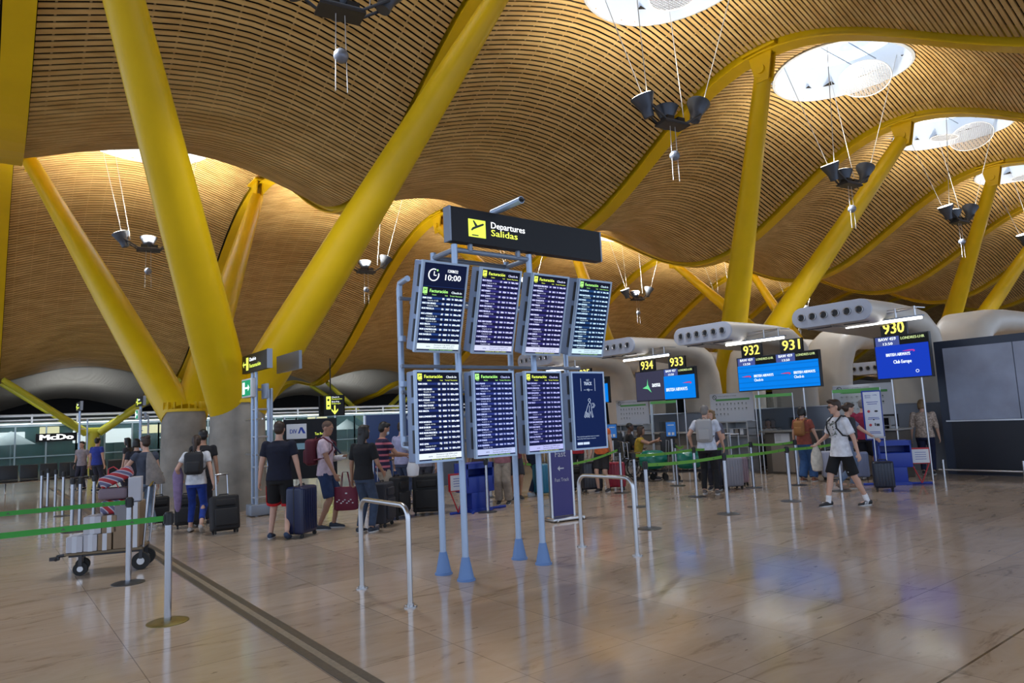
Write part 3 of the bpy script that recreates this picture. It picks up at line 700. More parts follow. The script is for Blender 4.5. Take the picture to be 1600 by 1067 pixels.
counter_screen(16, 11.0, 8.75, 2.15, 3.0, 'wide bright blue counter screen under signs 932 and 931', [dict(k='ba2', f='BAW 459', t='13:50', st=1), dict(k='ba2', f='BAW 459', t='13:50', st=1)])
counter_screen(16, 7.38, 6.27, 2.2, 3.12, 'deep blue single counter screen under sign 930', [dict(k='club', f='BAW 459', t='13:50')])
counter_screen(16, 17.9, 15.9, 2.1, 2.9, 'counter screen hidden behind the dark blue advert', [dict(k='ba2', f='BAW 461', t='15:10')])
for px, s, z, ll in ((1178, '932', 2.99, 'left of the pair over the wide bright blue screen'), (1241, '931', 3.0, 'right of the pair over the wide bright blue screen'), (1012.5, '934', 2.92, 'above the grey star-logo screen half'), (1059, '933', 2.92, 'above the small sky-blue screen half'), (1405, '930', 3.10, 'above the deep blue single screen'), (914, '935', 2.90, 'half hidden behind the dark blue advert')):
    v = vv_at(px, 16)
    o = thing('number_sign', 'black %s sign with yellow numerals, %s' % (s, ll), 'sign', (16, v, z), HP); w, h = (.60, .36) if s != '930' else (.56, .35)
    mb = MB(); mb.box((0, .04, h/2), (w, .07, h)); mb.build('panel', PAN_BLACK, o)
    mb = MB(); text(mb, s, 0, .085, .262, 0, w=w*.80, align='c', bold=.009); mb.build('numerals', NUMY, o)
    mb = MB(); mb.cyl((0, .05, -.04), (0, .05, .02), .025, n=8); mb.build('bracket', STEEL, o)
# notice boards, shelf units and counters under them
CTOP = mat('counter_top', (.36, .35, .34), .35); CBODY = mat('counter_body', (.10, .085, .07), .5); CFRONT = mat('counter_front', (.235, .20, .165), .5)
GREENB = mat('green_strip', (.10, .36, .09), .5)
GLASS = mat('clear_glass', (.75, .88, .9), .02, trans=1, alpha=.32)
GLASS.node_tree.nodes['Principled BSDF'].inputs['IOR'].default_value = 1.1
ICON = mat('icon_grey', (.10, .13, .12), .7); REDI = mat('icon_red', (.5, .05, .06), .6)
BINS = mat('shelf_white', (.42, .43, .44), .5)
def notice_board(v, lab, w=1.4):
    o = thing('notice_board', lab, 'notice board', (16.55, v, 0), HP)
    mb = MB(); mb.rbox((0, 0, 1.73), (w, .03, .80), .05); b = mb.build('panel', PAPER, o)
    mb = MB(); mb.box((.05, -.018, 1.95), (w*.78, .004, .055)); mb.build('green_heading', GREENB, b)
    mb = MB(); cx, cz = -w/2+.17, 2.03; mb.tube([(cx+.06*math.cos(2*PI*i/20), -.018, cz+.06*math.sin(2*PI*i/20)) for i in range(20)], .009, 5, closed=True); mb.tube([(cx-.042, -.018, cz+.042), (cx+.042, -.018, cz-.042)], .008, 5)
    text(mb, 'Artículos no permitidos en el equipaje', -w/2+.27, 2.04, .035, -.018, w=.62)
    for r_ in range(3):
        for k in range(9):
            if (r_ == 2 and k > 3): continue
            x = -w/2+.22+k*.12; z = 1.84-r_*.14
            s = .022
            if (k+r_) % 3 == 0: mb.sph((x, -.017, z), (s, .003, s), 8, 5)
            elif (k+r_) % 3 == 1: mb.box((x, -.017, z), (s*1.3, .004, s*2))
            else: mb.add([(x-s, -.018, z-s), (x+s, -.018, z-s), (x, -.018, z+s)], [(0,1,2)])
            mb.box((x, -.016, z-.045), (.05, .002, .006))
    mb.build('pictograms', ICON, b)
    for s in (-1, 1):
        mb = MB(); mb.cyl((s*(w/2-.12), .03, 0), (s*(w/2-.12), .03, 1.4), .02, n=10); mb.build('post', STEEL, o)
    return o
notice_board(8.05, 'white pictogram board beside the deep-blue-screen counter')
notice_board(11.68, 'white pictogram board behind the grey-haired man in white shirt')
notice_board(15.4, 'white pictogram board behind the seated dark-haired woman')
def shelf_unit(v, lab):
    o = thing('shelf_unit', lab, 'shelf', (16.3, v, 0), HP); w = 1.3
    mb = MB(); mb.box((0, .2, .02), (w, .4, .04)); mb.box((0, .2, 1.34), (w, .42, .035))
    for x in (-w/2+.02, 0, w/2-.02): mb.box((x, .2, .68), (.04, .4, 1.3))
    mb.box((0, .39, .68), (w, .02, 1.3))
    for z in (.35, .65, .95, 1.15): mb.box((0, .2, z), (w, .38, .018))
    mb.build('carcass', BINS, o)
    for k in range(6):
        x = -w/2+.18+(k % 3)*.16+(k//3)*.55; mb = MB(); mb.box((x, .15, .97+.09+.2*(k % 2)*0), (.11, .16, .16)); mb.build('leaflet_stack', PAPER if k % 2 else CFRONT, o)
shelf_unit(8.0, 'white open shelf unit under the board beside the deep-blue-screen counter')
shelf_unit(11.7, 'white open shelf unit under the board behind the grey-haired man')
shelf_unit(15.4, 'white open shelf unit under the board behind the seated woman')
def counter(v, lab, paper=True, w=1.25):
    o = thing('checkin_counter', lab, 'counter', (16.15, v, 0), HP)
    mb = MB(); mb.rbox((0, .3, .52), (w, .6, 1.04), .02); b = mb.build('body', CBODY, o)
    mb = MB(); mb.box((0, -.008, .38), (w*.72, .02, .66)); mb.build('front_panel', CFRONT, b)
    mb = MB(); mb.rbox((0, .27, 1.06), (w+.06, .72, .04), .015); mb.build('top', CTOP, o)
    mb = MB(); mb.box((.1, .4, 1.26), (.42, .04, .28)); mb.box((.1, .4, 1.1), (.08, .08, .08)); mb.build('monitor', BLACK, o)
    if paper:
        mb = MB(); mb.box((-.12, -.015, .88), (.42, .008, .27)); pp = mb.build('paper_notice', PAPER, o)
        mb = MB()
        for k in range(5): mb.box((-.22, -.02, .97-k*.035), (.15, .002, .008))
        mb.build('print_lines', ICON, pp)
    return o
counter(9.85, 'dark check-in counter with a white notice, left of the woman in rust top')
counter(12.9, 'dark check-in counter behind the white wrapped backpack man', False)
counter(14.2, 'dark check-in counter where a dark-clad man sits', False)
counter(7.6, 'dark check-in counter at the deep blue single screen', False, .95)
def glass_screen(v, w, lab, z1=2.02):
    o = thing('glass_screen', lab, 'glass partition', (15.95, v, 0), HP)
    mb = MB(); mb.box((0, 0, (z1+1.0)/2), (w, .012, z1-1.0)); mb.build('glass_pane', GLASS, o)
    mb = MB(); mb.box((0, -.009, z1-.04), (w, .005, .075)); mb.build('green_band', GREENB, o)
    for s in (-1, 1):
        mb = MB(); mb.cyl((s*w/2, 0, 0), (s*w/2, 0, z1), .014, n=8); mb.build('edge_post', STEEL, o)
glass_screen(10.0, 1.05, 'glass counter screen with green top band, below the wide bright blue screen')
glass_screen(13.6, 1.0, 'glass counter screen with green top band, below the star-logo screen')
glass_screen(7.9, 1.1, 'glass counter screen with green top band, behind the walking man')
# grey partitions behind
GPAN = mat('partition_grey', (.17, .20, .26), .5)
for v0, v1, u, h, l in ((12.6, 8.9, 18.15, 1.65, 'blue-grey partition behind the 932 counter'), (8.8, 6.8, 18.2, 1.62, 'blue-grey partition behind the deep-blue-screen counter'), (16.8, 12.8, 18.1, 1.62, 'blue-grey partition behind the 934 counter')):
    o = thing('desk_partition', l, 'partition', (u, (v0+v1)/2, 0), HP); mb = MB(); mb.rbox((0, 0, h/2), (v0-v1, .06, h), .01); mb.build('panel', GPAN, o)
    mb = MB(); mb.box((0, 0, h+.012), (v0-v1, .08, .025)); mb.build('cap_rail', STEEL, o)
# grey-panelled stand wall on the right
o = thing('panel_wall', 'navy framed hoarding with blank pale grey panels at far right', 'hoarding', (17.34, 3.2, 0), HP)
FR = mat('hoarding_navy', (.018, .028, .055), .4); PG = mat('hoarding_panel', (.30, .34, .45), .5, noise=(2.2, .12)); DKP = mat('hoarding_dark', (.008, .010, .018), .45)
mb = MB(); mb.box((0, .3, 1.5), (7.0, .55, 3.0)); b = mb.build('carcass', FR, o)
mb = MB(); mb.box((0.1, .012, .60), (6.8, .03, 1.14)); mb.build('lower_panel', DKP, o)
for k in range(5):
    mb = MB(); x0 = -3.32+k*1.36; mb.box((x0+.675, .01, 2.02), (1.345, .03, 1.62)); mb.build('pale_panel', PG, o)
mb = MB(); mb.box((0, -.01, 1.19), (6.8, .03, .03)); mb.build('ledge', STEEL, o)
o = thing('bumper_rail', 'low steel bumper rail on short posts before the hoarding', 'rail', (16.9, 3.4, 0), HP)
mb = MB(); mb.tube([(-3.3, 0, .14), (3.5, 0, .14)], .022, 10); mb.build('rail', STEEL, o)
for x in (-3.2, -1.7, -.2, 1.3, 2.8):
    mb = MB(); mb.cyl((x, 0, 0), (x, 0, .36), .03, n=12); mb.build('short_post', STEEL, o)
# ------------------------------------------------------------------ totems, bag sizers
BAG_BLUE = mat('sizer_blue', (.01, .04, .33), .4); REDM = mat('sizer_red', (.42, .012, .02), .4)
def sizer(x, y, rz, lab):
    o = thing('bag_sizer', lab, 'bag sizer', (x, y, 0), rz)
    mb = MB(); mb.rbox((0, 0, .50), (.62, .42, .30), .02); mb.rbox((0, 0, .28), (.40, .40, .5), .02); mb.box((0, 0, .84), (.62, .42, .10)); mb.box((-.29, 0, .68), (.03, .42, .4)); mb.box((.29, 0, .68), (.03, .42, .4)); mb.box((0, .2, .68), (.62, .02, .4)); mb.box((0, 0, .03), (.5, .42, .06)); mb.build('blue_box', BAG_BLUE, o)
    mb = MB(); mb.tube([(-.62, -.1, .02), (.66, -.05, .02)], .025, 8); mb.tube([(-.3, -.35, .02), (.3, .35, .02)], .025, 8); mb.build('floor_feet', BAG_BLUE, o)
    mb = MB()
    sx = -1 if rz == 0 else 1
    for a in (.30, .62): mb.tube([(sx*a, -.12, .70), (sx*a, -.12, .42), (sx*.46, -.12, .03)], .013, 8)
    mb.box((sx*.46, -.12, .57), (.36, .05, .32)); mb.build('red_frame', REDM, o)
    mb = MB(); mb.box((sx*.47, -.155, .565), (.31, .01, .27)); pp = mb.build('white_notice', PAPER, o)
    mb = MB()
    for k in range(4): mb.box((sx*.47, -.162, .64-k*.045), (.2, .002, .009))
    mb.build('print_lines', BAG_BLUE, pp)
    return o
sizer(7.4, 11.0, R(-38)*0, 'blue and red bag sizer with white notice, behind the stand poles')
s2 = sizer(14.9, 6.75, R(-52), 'blue and red bag sizer with white notice, under the rounded leaflet totem')
o = thing('info_totem', 'narrow rounded totem with white airline notices on the blue bag sizer', 'totem', (14.62, 6.93, .9), R(-52))
mb = MB(); mb.rbox((0, 0, .52), (.37, .04, 1.02), .018); mb.build('blue_back', BAG_BLUE, o)
mb = MB(); mb.rbox((0, -.024, .52), (.32, .01, .96), .005); fc = mb.build('white_face', mat('totem_white', (.66, .70, .78), .5), o)
mb = MB(); ribbon(mb, .07, .93, .07, -.031)
text(mb, 'BRITISH', -.13, .91, .03, -.031, w=.11); text(mb, 'AIRWAYS', -.13, .87, .03, -.031, w=.11)
for z, w in ((.79, .22), (.75, .18), (.47, .2), (.44, .22), (.18, .2), (.15, .22)): mb.box((0, -.031, z), (w, .002, .012))
mb.build('print', BAG_BLUE, fc)
mb = MB()
for x, z in ((-.08, .60), (-.07, .32)): mb.sph((x, -.031, z), (.028, .003, .028), 10, 6)
mb.build('red_icons', REDI, fc)
mb = MB(); mb.sph((.06, -.031, .60), (.035, .003, .02), 10, 6); mb.box((.07, -.031, .32), (.06, .003, .05)); mb.box((.02, -.031, .33), (.02, .003, .06)); mb.sph((0, -.031, .43), (.016, .003, .016), 8, 5); mb.build('black_icons', BLACK, fc)
PUR = mat('totem_purple', (.055, .05, .22), .5)
tx = onz(880, 812)
o = thing('queue_totem', 'tall purple queue totem with a left arrow on a flat steel foot', 'totem', (tx.x, tx.y, 0), R(-8))
mb = MB(); mb.box((0, 0, 1.12), (.40, .04, 2.1)); pn = mb.build('panel', PUR, o)
mb = MB(); mb.rbox((0, -.02, .035), (.62, .36, .05), .015); 
for sx in (-.25, .25): mb.cyl((sx, -.2, .02), (sx+.03, -.2, .02), .02, n=8)
mb.build('foot', STEEL, o)
mb = MB(); mb.box((-.215, 0, 1.1), (.035, .05, 2.1)); mb.box((.215, 0, 1.1), (.035, .05, 2.1)); mb.build('side_rail', STEEL, o)
mb = MB(); text(mb, 'Fast', -.12, 1.02, .1, -.022, w=.22); text(mb, 'Fast Track', -.14, .62, .06, -.022, w=.28)
mb.box((0, -.022, .83), (.10, .002, .02)); mb.add([(-.075, -.022, .83), (-.03, -.022, .875), (-.03, -.022, .785)], [(0,1,2)]); mb.build('lettering', PAPER, pn)
# ------------------------------------------------------------------ people
def remesh(mb, name, m, parent, vox, smooth=1, **kw):
    o = mb.build(name, m, parent, fix=True)
    md = o.modifiers.new('r', 'REMESH'); md.mode = 'VOXEL'; md.voxel_size = vox; md.use_smooth_shade = True
    if smooth:
        s = o.modifiers.new('s', 'SMOOTH'); s.iterations = smooth; s.factor = .5
    _bake.append(o)
    return o
_bake = []
def bake():
    if not _bake: return
    bpy.context.view_layer.update()
    dg = bpy.context.evaluated_depsgraph_get()
    for o in _bake:
        me = bpy.data.meshes.new_from_object(o.evaluated_get(dg), depsgraph=dg)
        old = o.data; mats = list(old.materials); me.materials.clear()
        for m in mats: me.materials.append(m)
        me.polygons.foreach_set('use_smooth', [True]*len(me.polygons)); o.modifiers.clear(); o.data = me; me.name = o.name
    _bake.clear()
def ell(mb, secs, n=20, off=0):
    """secs: (center, rx, ry, tiltvec) elliptical rings; rx along local x"""
    rings = []
    for c, rx, ry, fx in secs:
        fx = Vector(fx).normalized(); fy = Vector((0,0,1)).cross(fx).normalized()
        rings.append([Vector(c) + fx*((rx+off)*math.cos(2*PI*i/n)) + fy*((ry+off)*math.sin(2*PI*i/n)) for i in range(n)])
    mb.loft(rings)
def ik(a, b, l1, l2, pole):
    a, b = Vector(a), Vector(b); d = b-a; L = d.length
    if L > (l1+l2)*.995: b = a+d*((l1+l2)*.995/L); d = b-a; L = d.length
    x = (l1*l1-l2*l2+L*L)/(2*L); h = math.sqrt(max(0, l1*l1-x*x)); u = d/L
    p = Vector(pole); p = (p - u*p.dot(u)).normalized()
    return a+u*x+p*h, b
SKINS = {'light': mat('skin_light', (.56, .33, .24), .55), 'tan': mat('skin_tan', (.36, .19, .12), .55), 'dark': mat('skin_dark', (.10, .05, .03), .5)}
HAIRS = {'black': mat('hair_black', (.008, .006, .005), .5), 'brown': mat('hair_brown', (.035, .018, .010), .55), 'grey': mat('hair_grey', (.20, .18, .165), .6), 'fair': mat('hair_fair', (.20, .12, .05), .6), 'shaved': mat('hair_shaved', (.10, .055, .035), .7), 'copper': mat('hair_copper', (.06, .022, .010), .5)}
EYEW = mat('eye_white', (.7, .7, .68), .3); LIP = mat('lips', (.36, .13, .11), .5); SOLE = mat('sole_white', (.6, .6, .6), .6); MASK = mat('mask_blue', (.45, .60, .78), .8)
def person(lab, x, y, rz, H=1.72, skin='light', hair='brown', hairstyle='short', top='navy', topc=(.01,.012,.03), topm=None, sleeve=.5, bottom='long', botc=(.05,.09,.2), botm=None,
           legw=1.0, feet=((-.10, 0), (.10, 0)), fz=(0, 0), lh=None, rh=None, lean=0, turn=0, head=(0, 0), shoe=(.02,.02,.025), socks=None, sit=None, mask=False, glasses=False, build=1.0, grp=None, collar=None, detail=True, hem=.0, pole=(0,1,0), elb=((-.5,-1,-.2),(.5,-1,-.2)), bracelet=None, toe=(0,0), hairlen=.0):
    o = thing('person', lab, 'person', (x, y, 0), rz, grp); s = H/1.75; B = build
    SK, HR = SKINS[skin], HAIRS[hair]
    TM = topm or cloth(top, topc); BM_ = botm or cloth('trousers_%s' % str(botc), botc)
    hipz = (.92 if sit is None else sit+.10)*s
    hc = Vector((0, 0, hipz)); ld = Vector((0, math.sin(lean), math.cos(lean)))
    rx = Vector((math.cos(turn), math.sin(turn), 0))
    hx = Vector((1, 0, 0))
    def up(d): return hc + ld*(d*s)
    sh = up(.50); ch = up(.38); wa = up(.17); nb = up(.555)
    tor = [(hc+Vector((0,0,-.09*s)), .135*s*B, .10*s*B, hx), (hc, .165*s*B, .118*s*B, hx), (up(.08), .155*s*B, .11*s*B, hx), (wa, .138*s*B, .098*s*B, (hx+rx*.5)), (up(.28), .155*s*B, .108*s*B, rx), (ch, .175*s*B, .115*s*B, rx), (up(.46), .175*s*B, .10*s*B, rx), (up(.515), .12*s, .075*s, rx), (up(.545), .065*s, .06*s, rx)]
    mb = MB(); ell(mb, tor)
    # neck and head
    hyaw, hpit = head; hd = Vector((-math.sin(hyaw), math.cos(hyaw), 0))
    hr = Vector((math.cos(hyaw), math.sin(hyaw), 0))
    hcn = nb + Vector((0, .015*s, .155*s)) + hd*(.02*s*(1 + 2*max(0, -hpit)))
    mb.cap(up(.50), nb+Vector((0,0,.06*s))+hd*.01, .058*s, .052*s)
    HM = Matrix.Translation(hcn) @ Matrix(((hr.x, hd.x, 0, 0), (hr.y, hd.y, 0, 0), (0, 0, 1, 0), (0,0,0,1))) @ Matrix.Rotation(hpit, 4, 'X')
    h_ = s*1.0
    mb.sph((0, -.008*h_, .03*h_), (.074*h_, .093*h_, .088*h_), 20, 14, HM)
    rings = []
    for z, w, f, b in ((-.112, .022, .075, .035), (-.10, .040, .084, .0), (-.07, .056, .086, -.04), (-.03, .066, .088, -.07), (.02, .070, .090, -.08)):
        yc, ry = (f+b)/2, (f-b)/2
        rings.append([HM @ Vector((w*h_*math.cos(2*PI*i/18), (yc+ry*math.sin(2*PI*i/18))*h_, z*h_)) for i in range(18)])
    mb.loft(rings)
    mb.loft([[HM @ Vector(p)*1 for p in q] for q in ([(-.008*h_, .08*h_, .012*h_), (.008*h_, .08*h_, .012*h_), (0, .088*h_, .014*h_)], [(-.017*h_, .08*h_, -.04*h_), (.017*h_, .08*h_, -.04*h_), (0, .118*h_, -.032*h_)])])
    for e in (-1, 1): mb.sph((e*.074*h_, -.005*h_, -.005*h_), (.012*h_, .02*h_, .032*h_), 10, 7, HM)
    mb.sph((0, .078*h_, .028*h_), (.05*h_, .016*h_, .012*h_), 12, 6, HM)
    # arms
    arms = []
    for e, hand in ((-1, lh), (1, rh)):
        sp = up(.475) + rx*(e*.175*s*B)
        if hand is None: hand = (e*.26*s*B, .03, hipz/s-.14+.02)
        ht = Vector(hand)*1.0
        if lh is None or rh is None: pass
        el, wr = ik(sp, ht, .29*s, .26*s, elb[0] if e < 0 else elb[1])
        arms.append((e, sp, el, wr))
        mb.cap(sp, el, .050*s*B, .038*s*B); mb.cap(el, wr, .037*s*B, .025*s)
        # hand: palm, four fingers, thumb
        d = (wr-el).normalized(); side = Vector((0,1,0)) if abs(d.y) < .8 else Vector((1,0,0)); side = (side - d*side.dot(d)).normalized(); nrm = d.cross(side).normalized()*(-e)
        palm = wr+d*.05*s
        rg = []
        for t, w, th in ((0, .024, .018), (.03, .036, .017), (.085, .040, .013)):
            rg.append([wr+d*(t*s)+side*(w*s*math.cos(2*PI*i/12))+nrm*(th*s*math.sin(2*PI*i/12)) for i in range(12)])
        mb.loft(rg)
        for k, fl in enumerate((.062, .072, .066, .050)):
            b0 = wr+d*(.083*s)+side*((.030-.020*k)*s); m1 = b0+d*(fl*.5*s)+nrm*(.012*s); m2 = m1+d*(fl*.3*s)+nrm*(.025*s)
            mb.cap(b0, m1, .0095*s, .009*s, 8); mb.cap(m1, m2, .009*s, .0078*s, 8)
        t0 = wr+d*.03*s+side*.03*s; t1 = t0+d*.03*s+side*.028*s+nrm*.008*s; mb.cap(t0, t1, .011*s, .010*s, 8); mb.cap(t1, t1+d*.026*s+side*.006*s+nrm*.008*s, .010*s, .009*s, 8)
    # legs
    legs = []
    for k, (e, ft) in enumerate(((-1, feet[0]), (1, feet[1]))):
        hp = hc + Vector((e*.085*s*B, 0, -.02))
        an = Vector((ft[0], ft[1], .085*s+fz[k])); kn, an = ik(hp, an, .435*s, .425*s, pole)
        legs.append((e, hp, kn, an))
        mb.cap(hp, kn, .082*s*B, .055*s*B, 16); mb.cap(kn, an, .054*s*B, .034*s, 14)
        cf = kn.lerp(an, .30)-Vector((0, .006, 0)); mb.sph(cf, (.047*s*B, .048*s*B, .10*s))
        mb.cap(an+Vector((0, -.01, -.045*s)), an+Vector((0, .12*s, -.06*s)), .03*s, .025*s, 10)
    body = remesh(mb, 'body', SK, o, .0115)
    if detail:
        for e in (-1, 1):
            q = MB(); q.sph((e*.031*h_, .083*h_, .008*h_), (.013*h_, .006*h_, .007*h_), 10, 6, HM); q.build('eye', EYEW, body)
            q = MB(); q.sph((e*.031*h_, .0885*h_, .008*h_), (.006*h_, .003*h_, .006*h_), 8, 5, HM); q.build('iris', BLACK, body)
            q = MB(); q.cap(HM @ Vector((e*.014*h_, .094*h_, .030*h_)), HM @ Vector((e*.048*h_, .082*h_, .030*h_)), .0045*h_, .003*h_, 6); q.build('eyebrow', HR, body)
        q = MB(); q.sph((0, .089*h_, -.062*h_), (.024*h_, .007*h_, .006*h_), 10, 6, HM); q.build('mouth', LIP, body)
    # hair
    q = MB()
    if hairstyle == 'shaved':
        q.sph((0, -.014*h_, .038*h_), (.077*h_, .094*h_, .086*h_), 20, 12, HM)
    else:
        q.sph((0, -.020*h_, .046*h_), (.083*h_, .097*h_, .086*h_), 20, 12, HM); q.sph((0, -.045*h_, .0), (.077*h_, .070*h_, .085*h_), 18, 10, HM)
        q.sph((0, .045*h_, .092*h_), (.058*h_, .052*h_, .032*h_), 16, 8, HM)
        if hairstyle == 'quiff': q.sph((0, .055*h_, .105*h_), (.055*h_, .05*h_, .035*h_), 16, 8, HM)
        if hairstyle in ('bob', 'long', 'curly'):
            for e in (-1, 1): q.sph((e*.072*h_, -.005*h_, -.03*h_), (.022*h_, .05*h_, .09*h_), 12, 8, HM)
            L = {'bob': .14, 'long': .36, 'curly': .2}[hairstyle]
            rg = [[HM @ Vector((.086*h_*w*math.cos(2*PI*i/16), (-.045-.01*k+.045*w*math.sin(2*PI*i/16))*h_, (.05-L*k/4)*h_)) for i in range(16)] for k, w in enumerate((1, 1.08, 1.05, .95, .6))]
            q.loft(rg)
            if hairstyle == 'curly':
                rr2 = random.Random(3)
                for _ in range(26): a = rr2.random()*PI*2; q.sph((.085*h_*math.cos(a), (-.03+.08*math.sin(a))*h_ if math.sin(a) < .3 else -.03, (.09-.2*rr2.random())*h_), .028*h_, 8, 6, HM)
        if hairstyle in ('ponytail',):
            q.sph((0, -.115*h_, .03*h_), (.03*h_, .03*h_, .03*h_), 10, 8, HM); p_ = [HM @ Vector((0, -(.125+.02*k)*h_, (.02-.075*k)*h_)) for k in range(4)]
            q.tube(p_, [.035*h_, .042*h_, .034*h_, .012*h_], 12)
        if hairstyle == 'bun': q.sph((0, -.085*h_, .105*h_), (.048*h_, .045*h_, .042*h_), 14, 9, HM)
        if hairstyle == 'lowbun': q.sph((0, -.12*h_, .0), (.045*h_, .04*h_, .045*h_), 14, 9, HM)
    remesh(q, 'hair', HR, body, .010)
    if glasses:
        q = MB()
        for e in (-1, 1): q.sph((e*.032*h_, .096*h_, .006*h_), (.023*h_, .007*h_, .017*h_), 12, 7, HM); q.box((e*.072*h_, .05*h_, .012*h_), (.004, .09*h_, .006), M=HM)
        q.box((0, .100*h_, .012*h_), (.02*h_, .004, .005), M=HM); q.build('sunglasses', BLACK, body)
    if mask:
        q = MB(); q.sph((0, .062*h_, -.062*h_), (.056*h_, .048*h_, .045*h_), 16, 9, HM); q.build('face_mask', MASK, body)
    # top
    q = MB(); t2 = [(hc+Vector((0,0,(-.06-hem)*s)), (.186+hem*.3)*s*B, (.140+hem*.5)*s*B, hx), (up(.02), .180*s*B, .130*s*B, hx)]+[(c, a+.014*s, b+.014*s, f) for c, a, b, f in tor[2:7]]+[(up(.512), .128*s, .088*s, rx), (up(.540), .078*s, .072*s, rx)]
    ell(q, t2)
    for e, sp, el, wr in arms:
        if sleeve <= .02: continue
        a = sp+(sp-el).normalized()*-.0; b = sp.lerp(el, min(1, sleeve*1.0)) if sleeve <= 1 else el
        q.cap(sp, sp.lerp(el, .15), .066*s*B, .064*s*B, 14); q.cyl(sp, b, .064*s*B, (.062 if sleeve <= 1 else .050)*s*B, 14)
        if sleeve > 1: q.sph(el, .05*s*B); q.cyl(el, el.lerp(wr, sleeve-1), .049*s*B, .040*s, 14)
    shirt = remesh(q, 'top', TM, body, .014)
    if collar:
        q = MB(); ell(q, [(up(.525), .10*s, .085*s, rx), (up(.565), .070*s, .066*s, rx), (up(.575), .072*s, .068*s, rx)]); q.build('collar', cloth('collar'+str(collar), collar), body)
    # trousers / shorts / dress
    q = MB(); ell(q, [(hc+Vector((0,0,-.115*s)), .150*s*B, .118*s*B, hx), (hc+Vector((0,0,-.04*s)), .176*s*B, .126*s*B, hx), (up(.06), .168*s*B, .118*s*B, hx)])
    for e, hp, kn, an in legs:
        if bottom == 'long':
            q.cap(hp, hp.lerp(kn, .3), .094*s*B, .088*s*B, 16); q.cyl(hp, kn, .093*s*B, .068*s*B*legw, 16); q.sph(kn, .070*s*B*legw); q.cyl(kn, kn.lerp(an, .97), .068*s*B*legw, .054*s*legw*(1+.25*(legw > 1.1)), 16)
        elif bottom == 'cropped':
            q.cap(hp, hp.lerp(kn, .3), .094*s*B, .086*s*B, 16); q.cyl(hp, kn, .092*s*B, .062*s*B, 16); q.sph(kn, .074*s*B); q.sph(kn.lerp(an, .2), .068*s*B); q.cyl(kn, kn.lerp(an, .8), .064*s*B, .052*s, 16)
        elif bottom == 'shorts':
            q.cap(hp, hp.lerp(kn, .2), .098*s*B, .098*s*B, 16); q.cyl(hp, hp.lerp(kn, .93), .098*s*B, .094*s*B, 16)
        elif bottom == 'skirt':
            q.cap(hp, kn, .11*s*B, .12*s*B, 16)
    remesh(q, bottom if bottom != 'long' else 'trousers', BM_, body, .014)
    # shoes
    SM = M_('shoe_%s' % str(shoe), shoe, .6)
    for k, (e, hp, kn, an) in enumerate(legs):
        f = Vector((math.sin(toe[k]), math.cos(toe[k]), 0)); side = Vector((f.y, -f.x, 0)); q = MB(); rg = []
        tilt = -.9*min(1, fz[k]/.12) if fz[k] > 0 else 0
        base = Vector((an.x, an.y, fz[k]*.85)); 
        for t, w, h, z in ((-.075, .022, .02, .04), (-.068, .036, .035, .05), (-.02, .038, .045, .052), (.05, .044, .036, .040), (.12, .046, .026, .030), (.165, .036, .020, .026), (.185, .014, .010, .018)):
            cz = base.z+z*s + (-t*math.sin(tilt)*-1.0)*s*(1 if tilt else 0)
            if tilt: cz = max(z*s, base.z+z*s - (t+.075)*s*.55)
            c = base+f*(t*s)-Vector((0,0,base.z))+Vector((0,0,cz))
            rg.append([c+side*(w*s*math.cos(2*PI*i/14))+Vector((0,0,1))*(max(h*s*math.sin(2*PI*i/14), -(cz-base.z*0)*.9 if not tilt else -h*s)) for i in range(14)])
        q.loft(rg); sh_ = q.build('shoe', SM, body)
        if not tilt:
            q = MB(); q.loft([[base+f*((.055+.125*math.cos(2*PI*i/18))*s)+side*((.044*math.sin(2*PI*i/18))*s)+Vector((0,0,zz)) for i in range(18)] for zz in (.002, .018*s)]); q.build('sole', SOLE if socks != 'nosole' else BLACK, sh_)
        if socks and socks != 'nosole':
            q = MB(); q.cyl(an+Vector((0,0,-.03*s)), an.lerp(kn, .22), .042*s, .043*s, 14); q.build('sock', cloth('sock', (.75,.76,.8)), body)
    return o, dict(up=up, hc=hc, arms=arms, legs=legs, rx=rx, s=s, B=B, head=HM, body=body, ld=ld)
def backpack(P, info, lab, m, size=(.30, .15, .42), strap=None, d0=.19, zc=.33, rz0=0, side=0):
    """bag on the back of person P: its own thing at the same place"""
    s = info['s']; c = info['up'](zc) + Vector((side, -(.115*info['B']*s+size[1]/2+.012), 0))
    o = thing('backpack', lab, 'backpack', P.location, P.rotation_euler.z)
    q = MB(); q.rbox(c, (size[0], size[1], size[2]), .06, seg=4); q.rbox(c+Vector((0, -size[1]*.5, -size[2]*.16)), (size[0]*.72, .07, size[2]*.5), .03, seg=3)
    b = q.build('bag_body', m, o)
    q = MB(); q.tube([c+Vector((-.04, size[1]*.4, size[2]*.49)), c+Vector((-.02, size[1]*.4, size[2]*.56)), c+Vector((.02, size[1]*.4, size[2]*.56)), c+Vector((.04, size[1]*.4, size[2]*.49))], .008, 8); q.build('grab_loop', strap or m, o)
    for e in (-1, 1):
        q = MB(); f = .125*info['B']*s
        a = info['up'](.50)+info['rx']*(e*.10*s)
        pts = [c+Vector((e*size[0]*.3, size[1]*.42, size[2]*.42)), a+Vector((0, -.06, .045)), a+Vector((0, .0, .062)), info['up'](.46)+info['rx']*(e*.115*s)+Vector((0, f+.012, 0)), info['up'](.36)+info['rx']*(e*.13*s)+Vector((0, f+.018, 0)), info['up'](.24)+info['rx']*(e*.165*s)+Vector((0, .06, 0)), c+Vector((e*size[0]*.45, size[1]*.4, -size[2]*.3))]
        q.tube(pts, .014, 8); q.build('shoulder_strap', strap or m, o)
    return o
WHEEL = RUBBER
